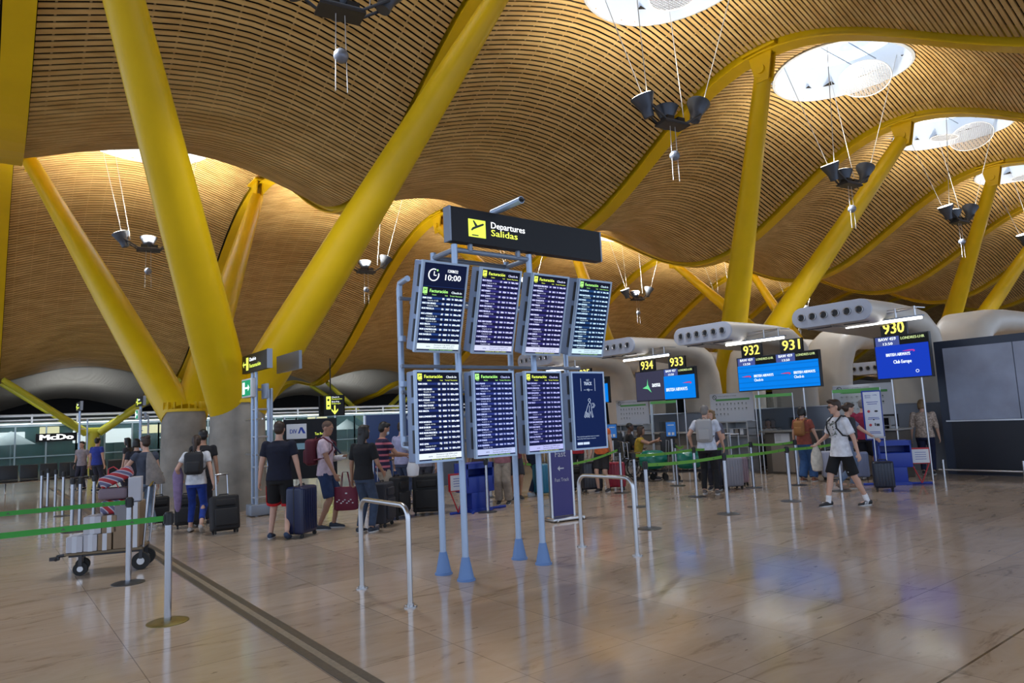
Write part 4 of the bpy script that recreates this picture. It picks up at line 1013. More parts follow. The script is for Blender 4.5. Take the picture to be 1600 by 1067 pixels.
def suitcase(lab, x, y, rz, col, w=.44, d=.27, h=.62, ribs=True, soft=False, hand=.42, lean=0, group=None, key=None):
    o = thing('suitcase', lab, 'suitcase', (x, y, 0), rz, group)
    if lean: o.rotation_euler = (lean, 0, rz)
    m = M_('case_%s' % (key or str(col)), col, .75 if soft else .32)
    q = MB(); q.rbox((0, 0, .06+h/2), (w, d, h), .05 if not soft else .04, seg=4)
    if ribs and not soft:
        for k in range(6):
            x_ = (k-2.5)*w/7; q.rbox((x_, 0, .06+h/2), (.022, d+.014, h*.86), .006, seg=2)
    b = q.build('shell', m, o)
    if soft:
        q = MB(); q.rbox((0, -d/2-.015, .06+h*.36), (w*.82, .05, h*.5), .02); q.rbox((0, -d/2-.012, .06+h*.78), (w*.7, .04, h*.2), .02); q.build('front_pocket', m, b)
    else:
        q = MB(); q.box((0, 0, .06+h/2), (w+.006, .014, h*.97)); q.build('zip_seam', BLACK, b)
    q = MB(); q.tube([(-.08, 0, .06+h-.005), (-.07, 0, .06+h+.028), (.07, 0, .06+h+.028), (.08, 0, .06+h-.005)], .01, 8); q.build('carry_handle', BLACK, o)
    if hand:
        q = MB()
        for e in (-1, 1): q.cyl((e*.09, d*.38, .06+h-.02), (e*.09, d*.38, .06+h+hand), .009, n=8)
        q.cap((-.10, d*.38, .06+h+hand), (.10, d*.38, .06+h+hand), .016, .016); q.build('pull_handle', STEEL if not soft else CHROME, o)
    for ex in (-1, 1):
        for ey in (-1, 1):
            q = MB(); q.cyl((ex*(w/2-.05)-.012, ey*(d/2-.04), .032), (ex*(w/2-.05)+.012, ey*(d/2-.04), .032), .030, n=14); q.box((ex*(w/2-.05), ey*(d/2-.04), .058), (.034, .03, .03)); q.build('wheel', WHEEL, o)
    return o
def toward(x, y): return math.atan2(-(0-x), (0-y))   # heading that looks at the camera
def hdg(deg_rel, x, y):
    """0 faces away from the camera, 90 faces to the photo left, 180 faces the camera, -90 right"""
    return math.atan2(-x, y) + R(deg_rel)
def gp(px, py): q = onz(px, py); return q.x, q.y
BLUEJ = (.06, .10, .20); SH = {}
# left group
x, y = gp(226, 828); P1, I1 = person('person with hair up, grey top and light jeans, holding the loaded cart', x, y, hdg(25, x, y), 1.66, hair='brown', hairstyle='bun', top='greyblue', topc=(.05, .06, .09), sleeve=.35, botc=(.16, .22, .31), legw=1.15, feet=((-.13, .04), (.13, -.06)), lh=(-.42, .32, .86), shoe=(.35, .33, .30), head=(.2, 0))
o = thing('cloth_bag', 'grey cloth sack slung on the back of the person at the cart', 'bag', (x, y, 0), P1.rotation_euler.z)
q = MB(); q.loft([[Vector((.03+w*math.cos(2*PI*i/16)+dx, -.19-.0+t*math.sin(2*PI*i/16), z)) for i in range(16)] for z, w, t, dx in ((1.38, .03, .02, -.06), (1.25, .08, .05, -.03), (1.05, .13, .07, .02), (.88, .17, .075, .06), (.80, .17, .06, .06))]); q.build('sack', cloth('sack', (.22, .20, .19)), o)
suitcase('small black trolley case right of the person holding the cart', *gp(247, 822), hdg(20, x, y), (.012, .012, .014), .34, .22, .48, soft=True, key='blk')
x, y = gp(306, 832); P2, I2 = person('person in white tee and blue trousers with ponytail and black backpack', x, y, hdg(-12, x, y), 1.64, hair='brown', hairstyle='ponytail', top='white', topc=(.62, .63, .66), sleeve=.55, botc=(.008, .035, .24), bottom='cropped', feet=((-.12, .14), (.13, -.22)), fz=(0, .10), lh=(-.27, .10, .92), rh=(.30, -.12, .80), shoe=(.45, .42, .40), socks='nosole')
backpack(P2, I2, 'black backpack with small round badges on the white tee', M_('pack_black', (.015, .015, .018), .7), (.30, .14, .38))
o = thing('scarf', 'lilac scarf draped over the arm of the person in blue trousers', 'scarf', (x, y, 0), P2.rotation_euler.z)
q = MB(); q.loft([[Vector((-.30+w*math.cos(2*PI*i/14), .05+t*math.sin(2*PI*i/14), z)) for i in range(14)] for z, w, t in ((1.10, .05, .05), (.98, .09, .08), (.80, .08, .07), (.62, .07, .06), (.42, .05, .04), (.36, .02, .02))]); q.build('draped_cloth', cloth('lilac', (.24, .17, .30)), o)
sx, sy = gp(352, 834); suitcase('black soft trolley case with pulled-out handle, right of the blue trousers', sx, sy, hdg(12, sx, sy), (.014, .014, .016), .44, .27, .56, soft=True, hand=.38, lean=R(-12), key='blk')
x, y = gp(322, 822); y += .25; P3, I3 = person('person with short dark hair and dark tee, mostly hidden by the ponytail', x, y, hdg(-5, x, y), 1.74, hair='black', top='darktee', topc=(.012, .012, .015), botc=(.02, .02, .03), skin='tan')
sx, sy = gp(303, 826); suitcase('black trolley case half hidden behind the blue trousers', sx-.05, sy+.25, hdg(0, sx, sy), (.012, .012, .013), .42, .26, .52, soft=True, hand=0, key='blk')
x, y = gp(437, 841); P4, I4 = person('person seen from behind in navy tee and black shorts with red hem', x, y, hdg(-14, x, y), 1.80, hair='brown', hairstyle='short', top='navytee', topc=(.006, .008, .022), sleeve=.6, bottom='shorts', botc=(.006, .006, .007), feet=((-.14, .02), (.16, -.20)), fz=(0, .05), lh=(-.31, .02, .86), rh=(.34, .0, .80), shoe=(.02, .04, .09), build=1.08)
q = MB()
for e, hp, kn, an in I4['legs']: q.cyl(hp.lerp(kn, .87), hp.lerp(kn, .96), .111*I4['s'], .113*I4['s'], 18)
q.build('red_hem', cloth('redhem', (.45, .008, .012)), I4['body'])
q = MB(); hp, kn = I4['legs'][0][1], I4['legs'][0][2]; q.loft([[hp.lerp(kn, t)+Vector((-.098*I4['s'], 0, 0))+Vector((.012*math.cos(2*PI*i/10), w*math.sin(2*PI*i/10), 0)) for i in range(10)] for t, w in ((.3, .04), (.6, .06), (.9, .07))]); q.build('red_side_panel', cloth('redhem'), I4['body']) if False else q.build('red_side_panel', cloth('redhem', (.45, .008, .012)), I4['body'])
sx, sy = gp(472, 838); suitcase('large navy hard suitcase beside the person in red-hemmed shorts', sx, sy, hdg(60, sx, sy), (.008, .014, .055), .48, .30, .72, hand=0)
x, y = gp(510, 826); P5, I5 = person('person in pale pink polo and navy shorts with one arm in a sling', x, y, hdg(-105, x, y), 1.78, skin='tan', hair='shaved', hairstyle='shaved', top='polo', topc=(.60, .48, .56), sleeve=.6, bottom='shorts', botc=(.02, .04, .11), feet=((-.10, .10), (.12, -.08)), lh=(.0, .27, 1.16), rh=(.20, .22, .86), elb=((-.6, -.3, -.8), (.6, -.6, -.3)), shoe=(.03, .04, .06), head=(-.15, -.25), collar=(.60, .48, .56), build=1.05)
backpack(P5, I5, 'dark red backpack on the pink polo', M_('pack_red', (.10, .008, .02), .7), (.30, .18, .44))
q = MB(); l = I5['arms'][0]; q.cap(l[2], l[3]+(l[3]-l[2]).normalized()*.07, .052, .042); q.build('arm_cast', cloth('cast', (.7, .7, .7)), I5['body'])
q = MB(); q.tube([I5['up'](.52)+Vector((.08, 0, .03)), I5['up'](.44)+Vector((.03, .135, 0)), l[3]+Vector((0, .0, .06))], .016, 8); q.tube([I5['up'](.52)+Vector((-.08, 0, .03)), l[2]+Vector((0, 0, .05))], .016, 8); q.build('sling_strap', cloth('sling', (.03, .04, .08)), I5['body'])
o = thing('shopping_bag', 'maroon tote bag with faint white print, held in front of the navy shorts', 'bag', (x, y, 0), P5.rotation_euler.z)
hx_, hy_, hz_ = .10, .36, .78
q = MB(); q.loft([[Vector((hx_+t*math.sin(a), hy_+w*math.cos(a), z)) for a in [2*PI*i/20 for i in range(20)]] for z, w, t in ((.30, .17, .06), (.32, .20, .075), (.50, .20, .07), (.68, .19, .05))]); bb = q.build('bag_body', M_('tote_maroon', (.14, .008, .03), .6), o)
q = MB()
for e in (-1, 1): q.tube([(hx_+e*.045, hy_-.08, .67), (hx_+e*.02, hy_-.05, .92), (hx_+e*.02, hy_+.03, .92), (hx_+e*.045, hy_+.08, .67)], .007, 6)
q.build('handles', M_('tote_maroon'), o)
q = MB()
for k in range(9): q.sph((hx_+.078, hy_-.13+.032*k, .45+.03*math.sin(k*2.1)), (.004, .016, .009), 8, 5)
q.sph((hx_+.078, hy_+.02, .58), (.004, .02, .012), 8, 5); q.build('faint_print', PAPER, bb)
x, y = gp(570, 832); P6, I6 = person('person in black top and dark blue jeans with long black hair, from behind', x, y, hdg(-35, x, y), 1.68, skin='tan', hair='black', hairstyle='long', top='blacktop', topc=(.008, .008, .010), sleeve=.75, botc=(.035, .055, .10), legw=1.1, feet=((-.09, .0), (.10, .05)), rh=(.22, .22, .92), shoe=(.02, .03, .05), head=(-.3, 0))
sx, sy = gp(598, 822); suitcase('dark grey tall suitcase right of the black-topped person', sx, sy, hdg(70, sx, sy), (.022, .022, .03), .44, .28, .66, soft=True, hand=.40, key='dg')
x, y = gp(600, 812); P7, I7 = person('person in pink and navy striped tee wearing a face mask', x, y, hdg(-70, x, y), 1.72, skin='tan', hair='black', top='stripetee', topc=(.05, .015, .04), sleeve=.6, bottom='shorts', botc=(.38, .32, .25), feet=((-.1, .02), (.1, -.05)), lh=(-.05, .38, 1.10), rh=(.16, .42, 1.12), mask=True, head=(0, -.3), shoe=(.05, .04, .04))
nt = I7['body'].children
for c in nt:
    if c.name.startswith('top'):
        m = mat('striped_cotton', (.5, .1, .15), .9); c.data.materials.clear(); c.data.materials.append(m); n_ = m.node_tree; tc = n_.nodes.new('ShaderNodeTexCoord'); sp = n_.nodes.new('ShaderNodeSeparateXYZ'); mt = n_.nodes.new('ShaderNodeMath'); mt.operation = 'MULTIPLY'; mt.inputs[1].default_value = 62
        m2 = n_.nodes.new('ShaderNodeMath'); m2.operation = 'SINE'; rp = n_.nodes.new('ShaderNodeValToRGB'); rp.color_ramp.interpolation = 'CONSTANT'; rp.color_ramp.elements[0].color = (.02, .012, .04, 1); rp.color_ramp.elements[1].color = (.50, .13, .17, 1); rp.color_ramp.elements[1].position = .45
        n_.links.new(tc.outputs['Object'], sp.inputs[0]); n_.links.new(sp.outputs['Z'], mt.inputs[0]); n_.links.new(mt.outputs[0], m2.inputs[0]); n_.links.new(m2.outputs[0], rp.inputs[0]); n_.links.new(rp.outputs[0], n_.nodes['Principled BSDF'].inputs['Base Color'])
o = thing('plastic_bag', 'white plastic carrier bag held by the masked person in stripes', 'bag', (x, y, 0), P7.rotation_euler.z)
q = MB(); q.loft([[Vector((.17+t*math.sin(a), .50+w*math.cos(a)*(1+.1*math.sin(5*a)), z)) for a in [2*PI*i/20 for i in range(20)]] for z, w, t in ((.72, .05, .04), (.74, .10, .07), (.88, .115, .08), (.98, .08, .05), (1.08, .035, .02), (1.12, .02, .015))]); q.build('bag_body', M_('white_poly', (.72, .73, .76), .45), o)
sx, sy = gp(617, 812); suitcase('tall black suitcase below the white carrier bag', sx+.1, sy+.1, hdg(60, sx, sy), (.010, .010, .012), .46, .29, .68, soft=True, hand=.3, key='blk2')
x, y = 6.95, 13.0; P8, I8 = person('person in pale lilac shirt and jeans, half hidden left of the stand', x, y, hdg(-40, x, y), 1.72, hair='brown', top='lilacshirt', topc=(.30, .30, .46), sleeve=.9, botc=(.04, .06, .12), feet=((-.1, 0), (.1, 0)), rh=(.3, .25, 1.0))
x, y = 7.0, 12.1; P9, I9 = person('person in grey striped shirt standing behind the large black bag', x, y, hdg(150, x, y), 1.66, skin='tan', hair='black', top='greyshirt', topc=(.22, .21, .25), sleeve=1.4, botc=(.03, .03, .04))
sx, sy = gp(668, 803); suitcase('very large black holdall case behind the first stand pole', sx, sy, hdg(0, sx, sy), (.008, .008, .009), .52, .40, .66, soft=True, hand=0, key='blk3')
# ------------------------------------------------------------------ people on the right and behind the stand
def simple(lab, px, py, h, rel, **k):
    x, y = gp(px, py); return person(lab, x, y, hdg(rel, x, y), h, **k)
simple('person in brown trousers standing behind the lower displays, beside the blue bag sizer', 752, 788, 1.65, 160, hair='black', top='brown', topc=(.07, .04, .03), botc=(.075, .045, .035), legw=1.3, skin='tan')
simple('person in floral top and wide beige trousers behind the lower displays', 788, 787, 1.64, 170, hair='brown', hairstyle='bob', top='floral', topc=(.30, .12, .14), botc=(.30, .25, .20), legw=1.35)
simple('person in dark red top behind the lower displays, left of the turquoise suitcase', 806, 780, 1.70, 200, hair='black', top='darkred', topc=(.12, .02, .03), bottom='shorts', botc=(.02, .02, .03), skin='tan')
simple('person in navy trousers and white trainers beside the turquoise suitcase', 832, 774, 1.72, -60, hair='black', top='navy2', topc=(.02, .03, .06), botc=(.012, .02, .05), shoe=(.6, .62, .65), feet=((-.1, .12), (.1, -.1)))
sx, sy = gp(852, 774); suitcase('turquoise hard suitcase left of the purple totem', sx, sy, hdg(30, sx, sy), (.005, .14, .24), .46, .30, .62, hand=.3)
x, y = gp(944, 768); PO, IO = person('person in orange sleeveless top and dark shorts beside the red suitcase', x, y, hdg(160, x, y), 1.66, hair='brown', hairstyle='bun', top='orange', topc=(.62, .13, .03), sleeve=.12, bottom='shorts', botc=(.02, .018, .02), feet=((-.11, .0), (.11, .05)), skin='light')
sx, sy = gp(962, 765); suitcase('red hard suitcase beside the orange top', sx+.05, sy, hdg(0, sx, sy), (.30, .008, .03), .40, .26, .55, hand=0)
sx, sy = gp(925, 768); suitcase('black hard suitcase left of the person in orange', sx, sy, hdg(20, sx, sy), (.012, .012, .02), .46, .30, .60, hand=0)
sx, sy = gp(905, 765); suitcase('black soft suitcase directly behind the right-hand hoop barrier', sx, sy, hdg(-10, sx, sy), (.016, .014, .014), .42, .28, .5, soft=True, hand=0, key='blk4')
simple('person with red jacket over black, behind the purple totem', 905, 762, 1.62, 175, hair='black', hairstyle='long', top='redjacket', topc=(.40, .02, .03), botc=(.015, .015, .02), skin='tan')
# kiosk terminals
TERM = scr('kiosk_blue', (.03, .13, .40), .8)
for px, py, l in ((961, 752, 'small blue kiosk screen on a pole right of the orange top'), (1054, 752, 'small blue kiosk screen on a pole before the dark-clad seated man')):
    x, y = gp(px, py); o = thing('kiosk_screen', l, 'kiosk', (x, y, 0), hdg(0, x, y))
    q = MB(); q.cyl((0,0,0), (0,0,1.02), .03, n=12); q.cyl((0,0,0), (0,0,.02), .2, n=24); q.build('stand_pole', STEEL, o)
    q = MB(); q.rbox((0, 0, 1.24), (.26, .05, .42), .015); b = q.build('casing', BLACK, o)
    q = MB(); q.box((0, -.028, 1.26), (.23, .006, .34)); f = q.build('screen', TERM, o)
    q = MB(); q.box((-.045, -.033, 1.15), (.06, .002, .07)); q.box((.045, -.033, 1.15), (.06, .002, .07)); q.box((0, -.033, 1.36), (.15, .002, .02)); q.build('print', PAPER, f)
# wrapped luggage on carts
WRAP = mat('green_wrap', (.005, .16, .11), .25, bump=(9, .6))
for px, l in ((1032, 'left green plastic-wrapped bundle on a luggage cart'), (1088, 'right green plastic-wrapped bundle, behind the grey-haired man')):
    x, y = gp(px, 752); o = thing('wrapped_luggage', l, 'luggage', (x, y+.2, .28), hdg(8, x, y)); o.scale = (.62, .9, 1)
    q = MB(); rg = []
    for i in range(7):
        t = -1+2*i/6; w = .5*(1-abs(t)**4*.45); rg.append([Vector((t*.55, w*.55*math.cos(2*PI*k/18)*(1+.07*math.sin(3*k+i)), .24+.24*w*2*math.sin(2*PI*k/18))) for k in range(18)])
    q.loft(rg); q.build('wrapped_bundle', WRAP, o)
    o = thing('luggage_cart', 'luggage cart under the %s green wrapped bundle' % l.split()[0], 'cart', (x, y+.2, 0), hdg(8, x, y))
    o.scale = (.56, .9, 1)
    q = MB(); q.tube([(-.6, -.22, .24), (.6, -.22, .24), (.6, .22, .24), (-.6, .22, .24)], .018, 8, closed=True)
    for a in (-.3, 0, .3): q.tube([(a, -.22, .24), (a, .22, .24)], .012, 6)
    q.build('base_frame', DARK, o)
    q = MB(); q.tube([(.6, -.22, .24), (.70, -.22, .98), (.70, .22, .98), (.6, .22, .24)], .018, 8); q.build('push_handle', STEEL, o)
    for a, b in ((-.5, -.2), (-.5, .2), (.5, -.2), (.5, .2)):
        q = MB(); q.cyl((a, b-.02, .09), (a, b+.02, .09), .09, n=16); q.box((a, b, .17), (.03, .05, .14)); q.build('wheel', RUBBER, o)
def chairwheel(lab, x, y, rz):
    o = thing('wheelchair', lab, 'wheelchair', (x, y, 0), rz)
    for e in (-1, 1):
        q = MB(); q.tube([(e*.27, .26*math.cos(2*PI*i/24)-.05, .29+.27*math.sin(2*PI*i/24)) for i in range(24)], .016, 8, closed=True)
        for i in range(8): a = PI*i/4; q.cyl((e*.27, -.05, .29), (e*.27, -.05+.26*math.cos(a), .29+.26*math.sin(a)), .003, n=5)
        q.build('large_wheel', RUBBER, o)
        q = MB(); q.cyl((e*.24-.012, .38, .08), (e*.24+.012, .38, .08), .08, n=14); q.build('caster', RUBBER, o)
        q = MB(); q.tube([(e*.24, -.30, .96), (e*.24, -.22, .94), (e*.24, -.20, .5), (e*.24, .3, .48), (e*.24, .42, .16)], .013, 8); q.tube([(e*.24, -.2, .70), (e*.24, .22, .70), (e*.24, .24, .48)], .013, 8); q.build('side_frame', CHROME, o)
    q = MB(); q.rbox((0, .05, .48), (.44, .44, .05), .02); q.build('seat', BLACK, o)
    q = MB(); q.rbox((0, -.20, .72), (.44, .03, .42), .01); q.build('backrest', BLACK, o)
x, y = gp(1012, 750); rz = hdg(-95, x, y); PS, IS = person('seated person with long brown hair and yellow top, arms stretched forward', x, y+.3, rz, 1.66, hair='brown', hairstyle='long', top='yellowtop', topc=(.45, .30, .03), sleeve=.3, sit=.50, feet=((-.12, .42), (.12, .40)), lh=(-.15, .52, .95), rh=(.15, .50, .98), botc=(.03, .03, .04), pole=(0, 1, .6), lean=.2, skin='tan')
chairwheel('wheelchair carrying the long-haired person in yellow', x, y+.3, rz)
x, y = gp(1056, 748); y += .7; rz = hdg(-80, x, y); person('seated dark-skinned person in black behind the blue kiosk screen', x, y+.8, rz, 1.76, skin='dark', hair='black', hairstyle='shaved', top='blacksit', topc=(.01, .01, .012), sleeve=.9, sit=.50, feet=((-.12, .42), (.12, .42)), lh=(-.15, .3, .75), rh=(.15, .3, .75), botc=(.01, .01, .015), pole=(0, 1, .6))
chairwheel('wheelchair carrying the dark-skinned person in black', x, y+.8, rz)
x, y = gp(1110, 772); PG1, IG1 = person('grey-haired person in white tee and black trousers with pale backpack', x, y, hdg(-8, x, y), 1.78, hair='grey', hairstyle='short', top='whitetee', topc=(.60, .64, .74), sleeve=.6, botc=(.008, .008, .010), legw=.95, feet=((-.12, .06), (.14, -.02)), lh=(-.30, .02, .98), rh=(.30, .20, .92), shoe=(.12, .10, .09), build=1.08)
backpack(PG1, IG1, 'pale grey backpack on the grey-haired person in white', M_('pack_pale', (.36, .36, .37), .75), (.32, .14, .46), strap=M_('strap_grey', (.18, .18, .17), .7))
x, y = gp(1130, 768); person('fair curly-haired person facing us beside the grey-haired one', x+.25, y+.35, hdg(165, x, y), 1.68, hair='fair', hairstyle='curly', top='darkpattern', topc=(.10, .10, .14), sleeve=.7, botc=(.02, .02, .03), lh=(-.2, .3, 1.0))
sx, sy = gp(1145, 764); suitcase('silver-grey ribbed suitcase with the handle up, behind a barrier post', sx, sy, hdg(30, sx, sy), (.22, .21, .24), .42, .28, .60, hand=.5)
sx, sy = gp(1160, 759); suitcase('mauve ribbed suitcase with the handle up, right of the silver one', sx+.05, sy+.1, hdg(20, sx, sy), (.26, .17, .20), .38, .26, .56, hand=.5)
person('clerk with dark hair and white shirt seated behind the counter', 17.5, 11.2, hdg(178, 17.5, 11.2), 1.62, hair='black', hairstyle='bob', top='clerk', topc=(.62, .60, .58), sleeve=.6, sit=.55, feet=((-.12, .3), (.12, .3)), lh=(-.2, .3, .95), rh=(.2, .3, .95), botc=(.02,.02,.03), pole=(0, 1, .6))
o = thing('office_chair', 'black office chair under the seated clerk', 'chair', (17.5, 11.2, 0), hdg(178, 17.5, 11.2))
q = MB(); q.rbox((0, 0, .48), (.46, .44, .07), .03); q.build('seat', BLACK, o); q = MB(); q.rbox((0, -.24, .85), (.42, .05, .55), .025); q.build('backrest', BLACK, o)
q = MB(); q.cyl((0,0,.06), (0,0,.46), .03, n=10)
for k in range(5): a = 2*PI*k/5; q.cyl((0,0,.08), (.28*math.cos(a), .28*math.sin(a), .04), .02, n=8)
q.build('star_base', DARK, o)
for (x, y, l) in ((15.3, 13.1, 'empty black office chair left of counter 932'), (15.2, 15.0, 'empty black office chair behind the seated long-haired person')): 
    dup(o, (x, y, 0), hdg(20, x, y), l)
x, y = gp(1262, 752); PR1, IR1 = person('dark-haired person in rust top and wide blue jeans, from behind', x, y, hdg(-25, x, y), 1.66, hair='black', hairstyle='bob', top='rust', topc=(.26, .065, .045), sleeve=.6, botc=(.03, .085, .22), legw=1.45, feet=((-.10, .0), (.12, .06)), rh=(.30, .10, .82), skin='light', shoe=(.22, .09, .05))
backpack(PR1, IR1, 'small ochre backpack on the rust top', M_('pack_ochre', (.30, .13, .035), .7), (.24, .12, .34))
# the walking man
x, y = gp(1322, 790); WM, IW = person('walking man in white graphic tee and black shorts with sunglasses', x, y, hdg(132, x, y), 1.75, hair='brown', hairstyle='quiff', top='graphic', topc=(.68, .70, .76), sleeve=.8, bottom='shorts', botc=(.006, .006, .008), feet=((-.16, -.30), (.10, .26)), lh=(-.30, -.08, .84), rh=(.30, .20, 1.02), shoe=(.012, .012, .014), socks=True, glasses=True, head=(-.35, -.12), turn=-.1, hem=.05)
q = MB(); r_ = random.Random(5)
for k in range(46):
    cx = -.085+.17*r_.random(); cz = 1.12+.28*r_.random(); yy = .146-abs(cx)*.12
    q.sph((cx, yy, cz), (.006+.012*r_.random(), .003, .004+.010*r_.random()), 7, 4)
q.build('chest_print', ICON, IW['body'])
for e, hp, kn, an in IW['legs'][:2]:
    q = MB()
q = MB(); e, hp, kn, an = IW['legs'][0]; c = hp.lerp(kn, .82)
q.add([c+Vector((-.03, .097, 0)), c+Vector((.035, .097, .022)), c+Vector((-.012, .097, -.012))], [(0,1,2)]); q.build('swoosh_mark', PAPER, IW['body'])
for e, hp, kn, an in IW['legs']:
    q = MB()
    for k in range(3):
        q.box((an.x+e*.040, an.y+.03+.028*k, .045), (.012, .010, .05), rot=(.5, 0, 0))
    q.build('shoe_stripes', PAPER, IW['body'])
backpack(WM, IW, 'black backpack worn by the walking man in graphic tee', M_('pack_black', (.015, .015, .018), .7), (.28, .14, .40))
o = thing('cotton_bag', 'cream cotton bag hanging from the walking man hand', 'bag', (x, y, 0), WM.rotation_euler.z)
q = MB(); q.loft([[Vector((.315+t*math.sin(a), .23+w*math.cos(a), z)) for a in [2*PI*i/18 for i in range(18)]] for z, w, t in ((.56, .05, .03), (.58, .10, .045), (.72, .12, .05), (.86, .10, .045), (.98, .04, .02), (1.03, .02, .015))]); q.build('bag_body', cloth('cream', (.55, .50, .42)), o)
x, y = gp(1334, 768); x += .35; y += .25; person('person in blue-grey tee and jeans with tied dark hair, towing the navy case', x, y, hdg(-70, x, y), 1.70, hair='brown', hairstyle='lowbun', top='bluegrey', topc=(.12, .14, .22), sleeve=.6, botc=(.12, .17, .27), feet=((-.1, .1), (.1, -.22)), fz=(0, .08), rh=(.28, .50, .96), lh=(-.2, .2, 1.0), head=(0, -.3), lean=.15, shoe=(.25, .16, .12))
sx, sy = gp(1383, 767); suitcase('small navy cabin case beside the blue bag sizer', sx, sy, hdg(5, sx, sy), (.010, .016, .035), .36, .24, .50, hand=.45)
x, y = gp(1362, 748); x += .1; y += .1; person('person in maroon shirt and black shorts leaning on the counter', x, y, hdg(-15, x, y), 1.76, hair='grey', top='maroon', topc=(.24, .015, .05), sleeve=.6, bottom='shorts', botc=(.01, .01, .015), feet=((-.12, .0), (.14, .05)), rh=(.2, .4, 1.1), lh=(-.1, .4, 1.12), build=1.15)
x, y = 17.0, 8.3; x, y = gp(1395, 742); person('person in pale grey shirt behind the rounded leaflet totem', x, y+.1, hdg(-10, x, y), 1.74, hair='grey', top='palegrey', topc=(.40, .42, .46), sleeve=.6, botc=(.02, .02, .03), build=1.1)
x, y = gp(1452, 741); person('person in mottled beige blouse and navy trousers beside the hoarding', x, y, hdg(-5, x, y), 1.70, hair='fair', hairstyle='bob', top='mottled', topm=mat('mottled_blouse', (.42, .33, .27), .9, noise=(28, .55)), sleeve=1.2, botc=(.01, .015, .05), build=1.12)
sx, sy = gp(1298, 750); suitcase('white hard suitcase behind the walking man', sx+.1, sy, hdg(10, sx, sy), (.42, .43, .52), .42, .27, .58, hand=.3)
sx, sy = gp(1350, 748); suitcase('pale blue suitcase behind the legs of the walking man', sx-.2, sy, hdg(0, sx, sy), (.20, .24, .38), .44, .28, .55, hand=0)
# small far people, left background
for i, (px, py, h, rel, tc_, l, hs) in enumerate(((212, 800, 1.62, 10, (.02, .02, .03), 'person with dark hair just beyond the one holding the cart', 'bob'), (127, 765, 1.6, 150, (.30, .26, .28), 'distant person in pale top by the black seats', 'short'), (150, 768, 1.7, -40, (.03, .05, .3), 'distant person in blue beside the black seats', 'short'), (199, 772, 1.65, 60, (.04, .04, .05), 'distant dark-clad person right of the black seats', 'long'))):
    x, y = gp(px, py); person(l, x, y, hdg(rel, x, y), h, hair='black', hairstyle=hs, top='far%d' % i, topc=tc_, botc=(.03, .03, .05), detail=False)
bake()
# ------------------------------------------------------------------ loaded cart on the left
KX = .74
x, y = gp(166, 893); o = thing('flatbed_trolley', 'flatbed trolley with black rubber wheels stacked with boxes', 'trolley', (x, y, 0), hdg(-12, x, y))
TX, TY, TR = x, y, hdg(-12, x, y)
WOOD = mat('plywood', (.20, .15, .09), .6)
q = MB(); q.rbox((0, .1, .27), (1.15*KX, .52, .035), .01); q.build('deck', WOOD, o)
q = MB(); q.box((0, .1, .24), (1.05*KX, .42, .03)); q.tube([(-.42, -.1, .26), (-.51, -.1, .25), (-.51, -.16, .22)], .02, 8); q.box((-.53, -.13, .23), (.10, .05, .04)); q.build('underframe', DARK, o)
q = MB(); q.tube([(.43, -.12, .28), (.49, -.12, 1.02), (.50, .1, 1.06), (.49, .32, 1.02), (.43, .32, .28)], .016, 8); q.tube([(.45, -.12, .6), (.45, .32, .6)], .012, 6); q.build('push_handle', CHROME, o)
for a, b, r in ((-.26, -.09, .08), (-.32, .26, .08), (.40, -.07, .105), (.40, .30, .105)):
    q = MB(); q.cyl((a, b-.03, r), (a, b+.03, r), r, n=24); w = q.build('wheel', RUBBER, o)
    q = MB(); q.cyl((a, b-.036, r), (a, b+.036, r), r*.42, n=16); q.build('hub', STEEL, w)
    q = MB(); q.box((a, b, (r+.26)/2+.03), (.04, .08, .26-r)); q.build('fork', DARK, o)
q = MB(); q.tube([(-.38, -.17, .28), (-.40, -.17, .42), (-.34, -.17, .44), (-.24, -.17, .28)], .008, 6); q.build('wire_stop', DARK, o)
CARD = mat('cardboard', (.27, .19, .12), .8, noise=(8, .12)); CARDW = mat('white_carton', (.50, .50, .55), .7, noise=(6, .06)); TAPE = mat('parcel_tape', (.60, .62, .68), .4)
TM_ = Matrix.Translation((TX, TY, 0)) @ Matrix.Rotation(TR, 4, 'Z')
def crate(lab, c, d, m, rz=0, tape=True):
    p = TM_ @ Vector((c[0]*KX, c[1], c[2])); d = (d[0]*KX, d[1], d[2]); o = thing('carton', lab, 'box', p, TR+rz)
    q = MB(); q.rbox((0, 0, d[2]/2), d, .006, seg=1); b = q.build('box_body', m, o)
    if tape:
        q = MB(); q.box((0, 0, d[2]/2), (.05, d[1]+.003, d[2]+.003)); q.build('tape', TAPE, b)
Z0 = .29
crate('low white carton at the front end of the trolley', (-.42, -.02, Z0), (.24, .34, .19), CARDW)
crate('pale carton second from the trolley front, lower layer', (-.19, -.02, Z0), (.20, .34, .20), CARDW)
crate('buff carton with white tape in the lower layer', (.02, -.02, Z0), (.20, .34, .20), CARD)
crate('white carton on top of the lower layer, nearer the front', (-.17, -.02, Z0+.203), (.26, .32, .21), CARDW)
crate('buff and white carton on top, second from the front', (.08, -.02, Z0+.203), (.22, .32, .21), CARD)
crate('brown carton at the middle of the trolley', (.27, 0, Z0), (.26, .36, .30), CARD, 0, False)
crate('grey carton upon the brown one', (.26, 0, Z0+.303), (.24, .34, .22), M_('grey_carton', (.24, .23, .25), .8), .05, False)
crate('tall brown carton against the trolley handle', (.47, .02, Z0), (.13, .40, .55), CARD, 0, True)
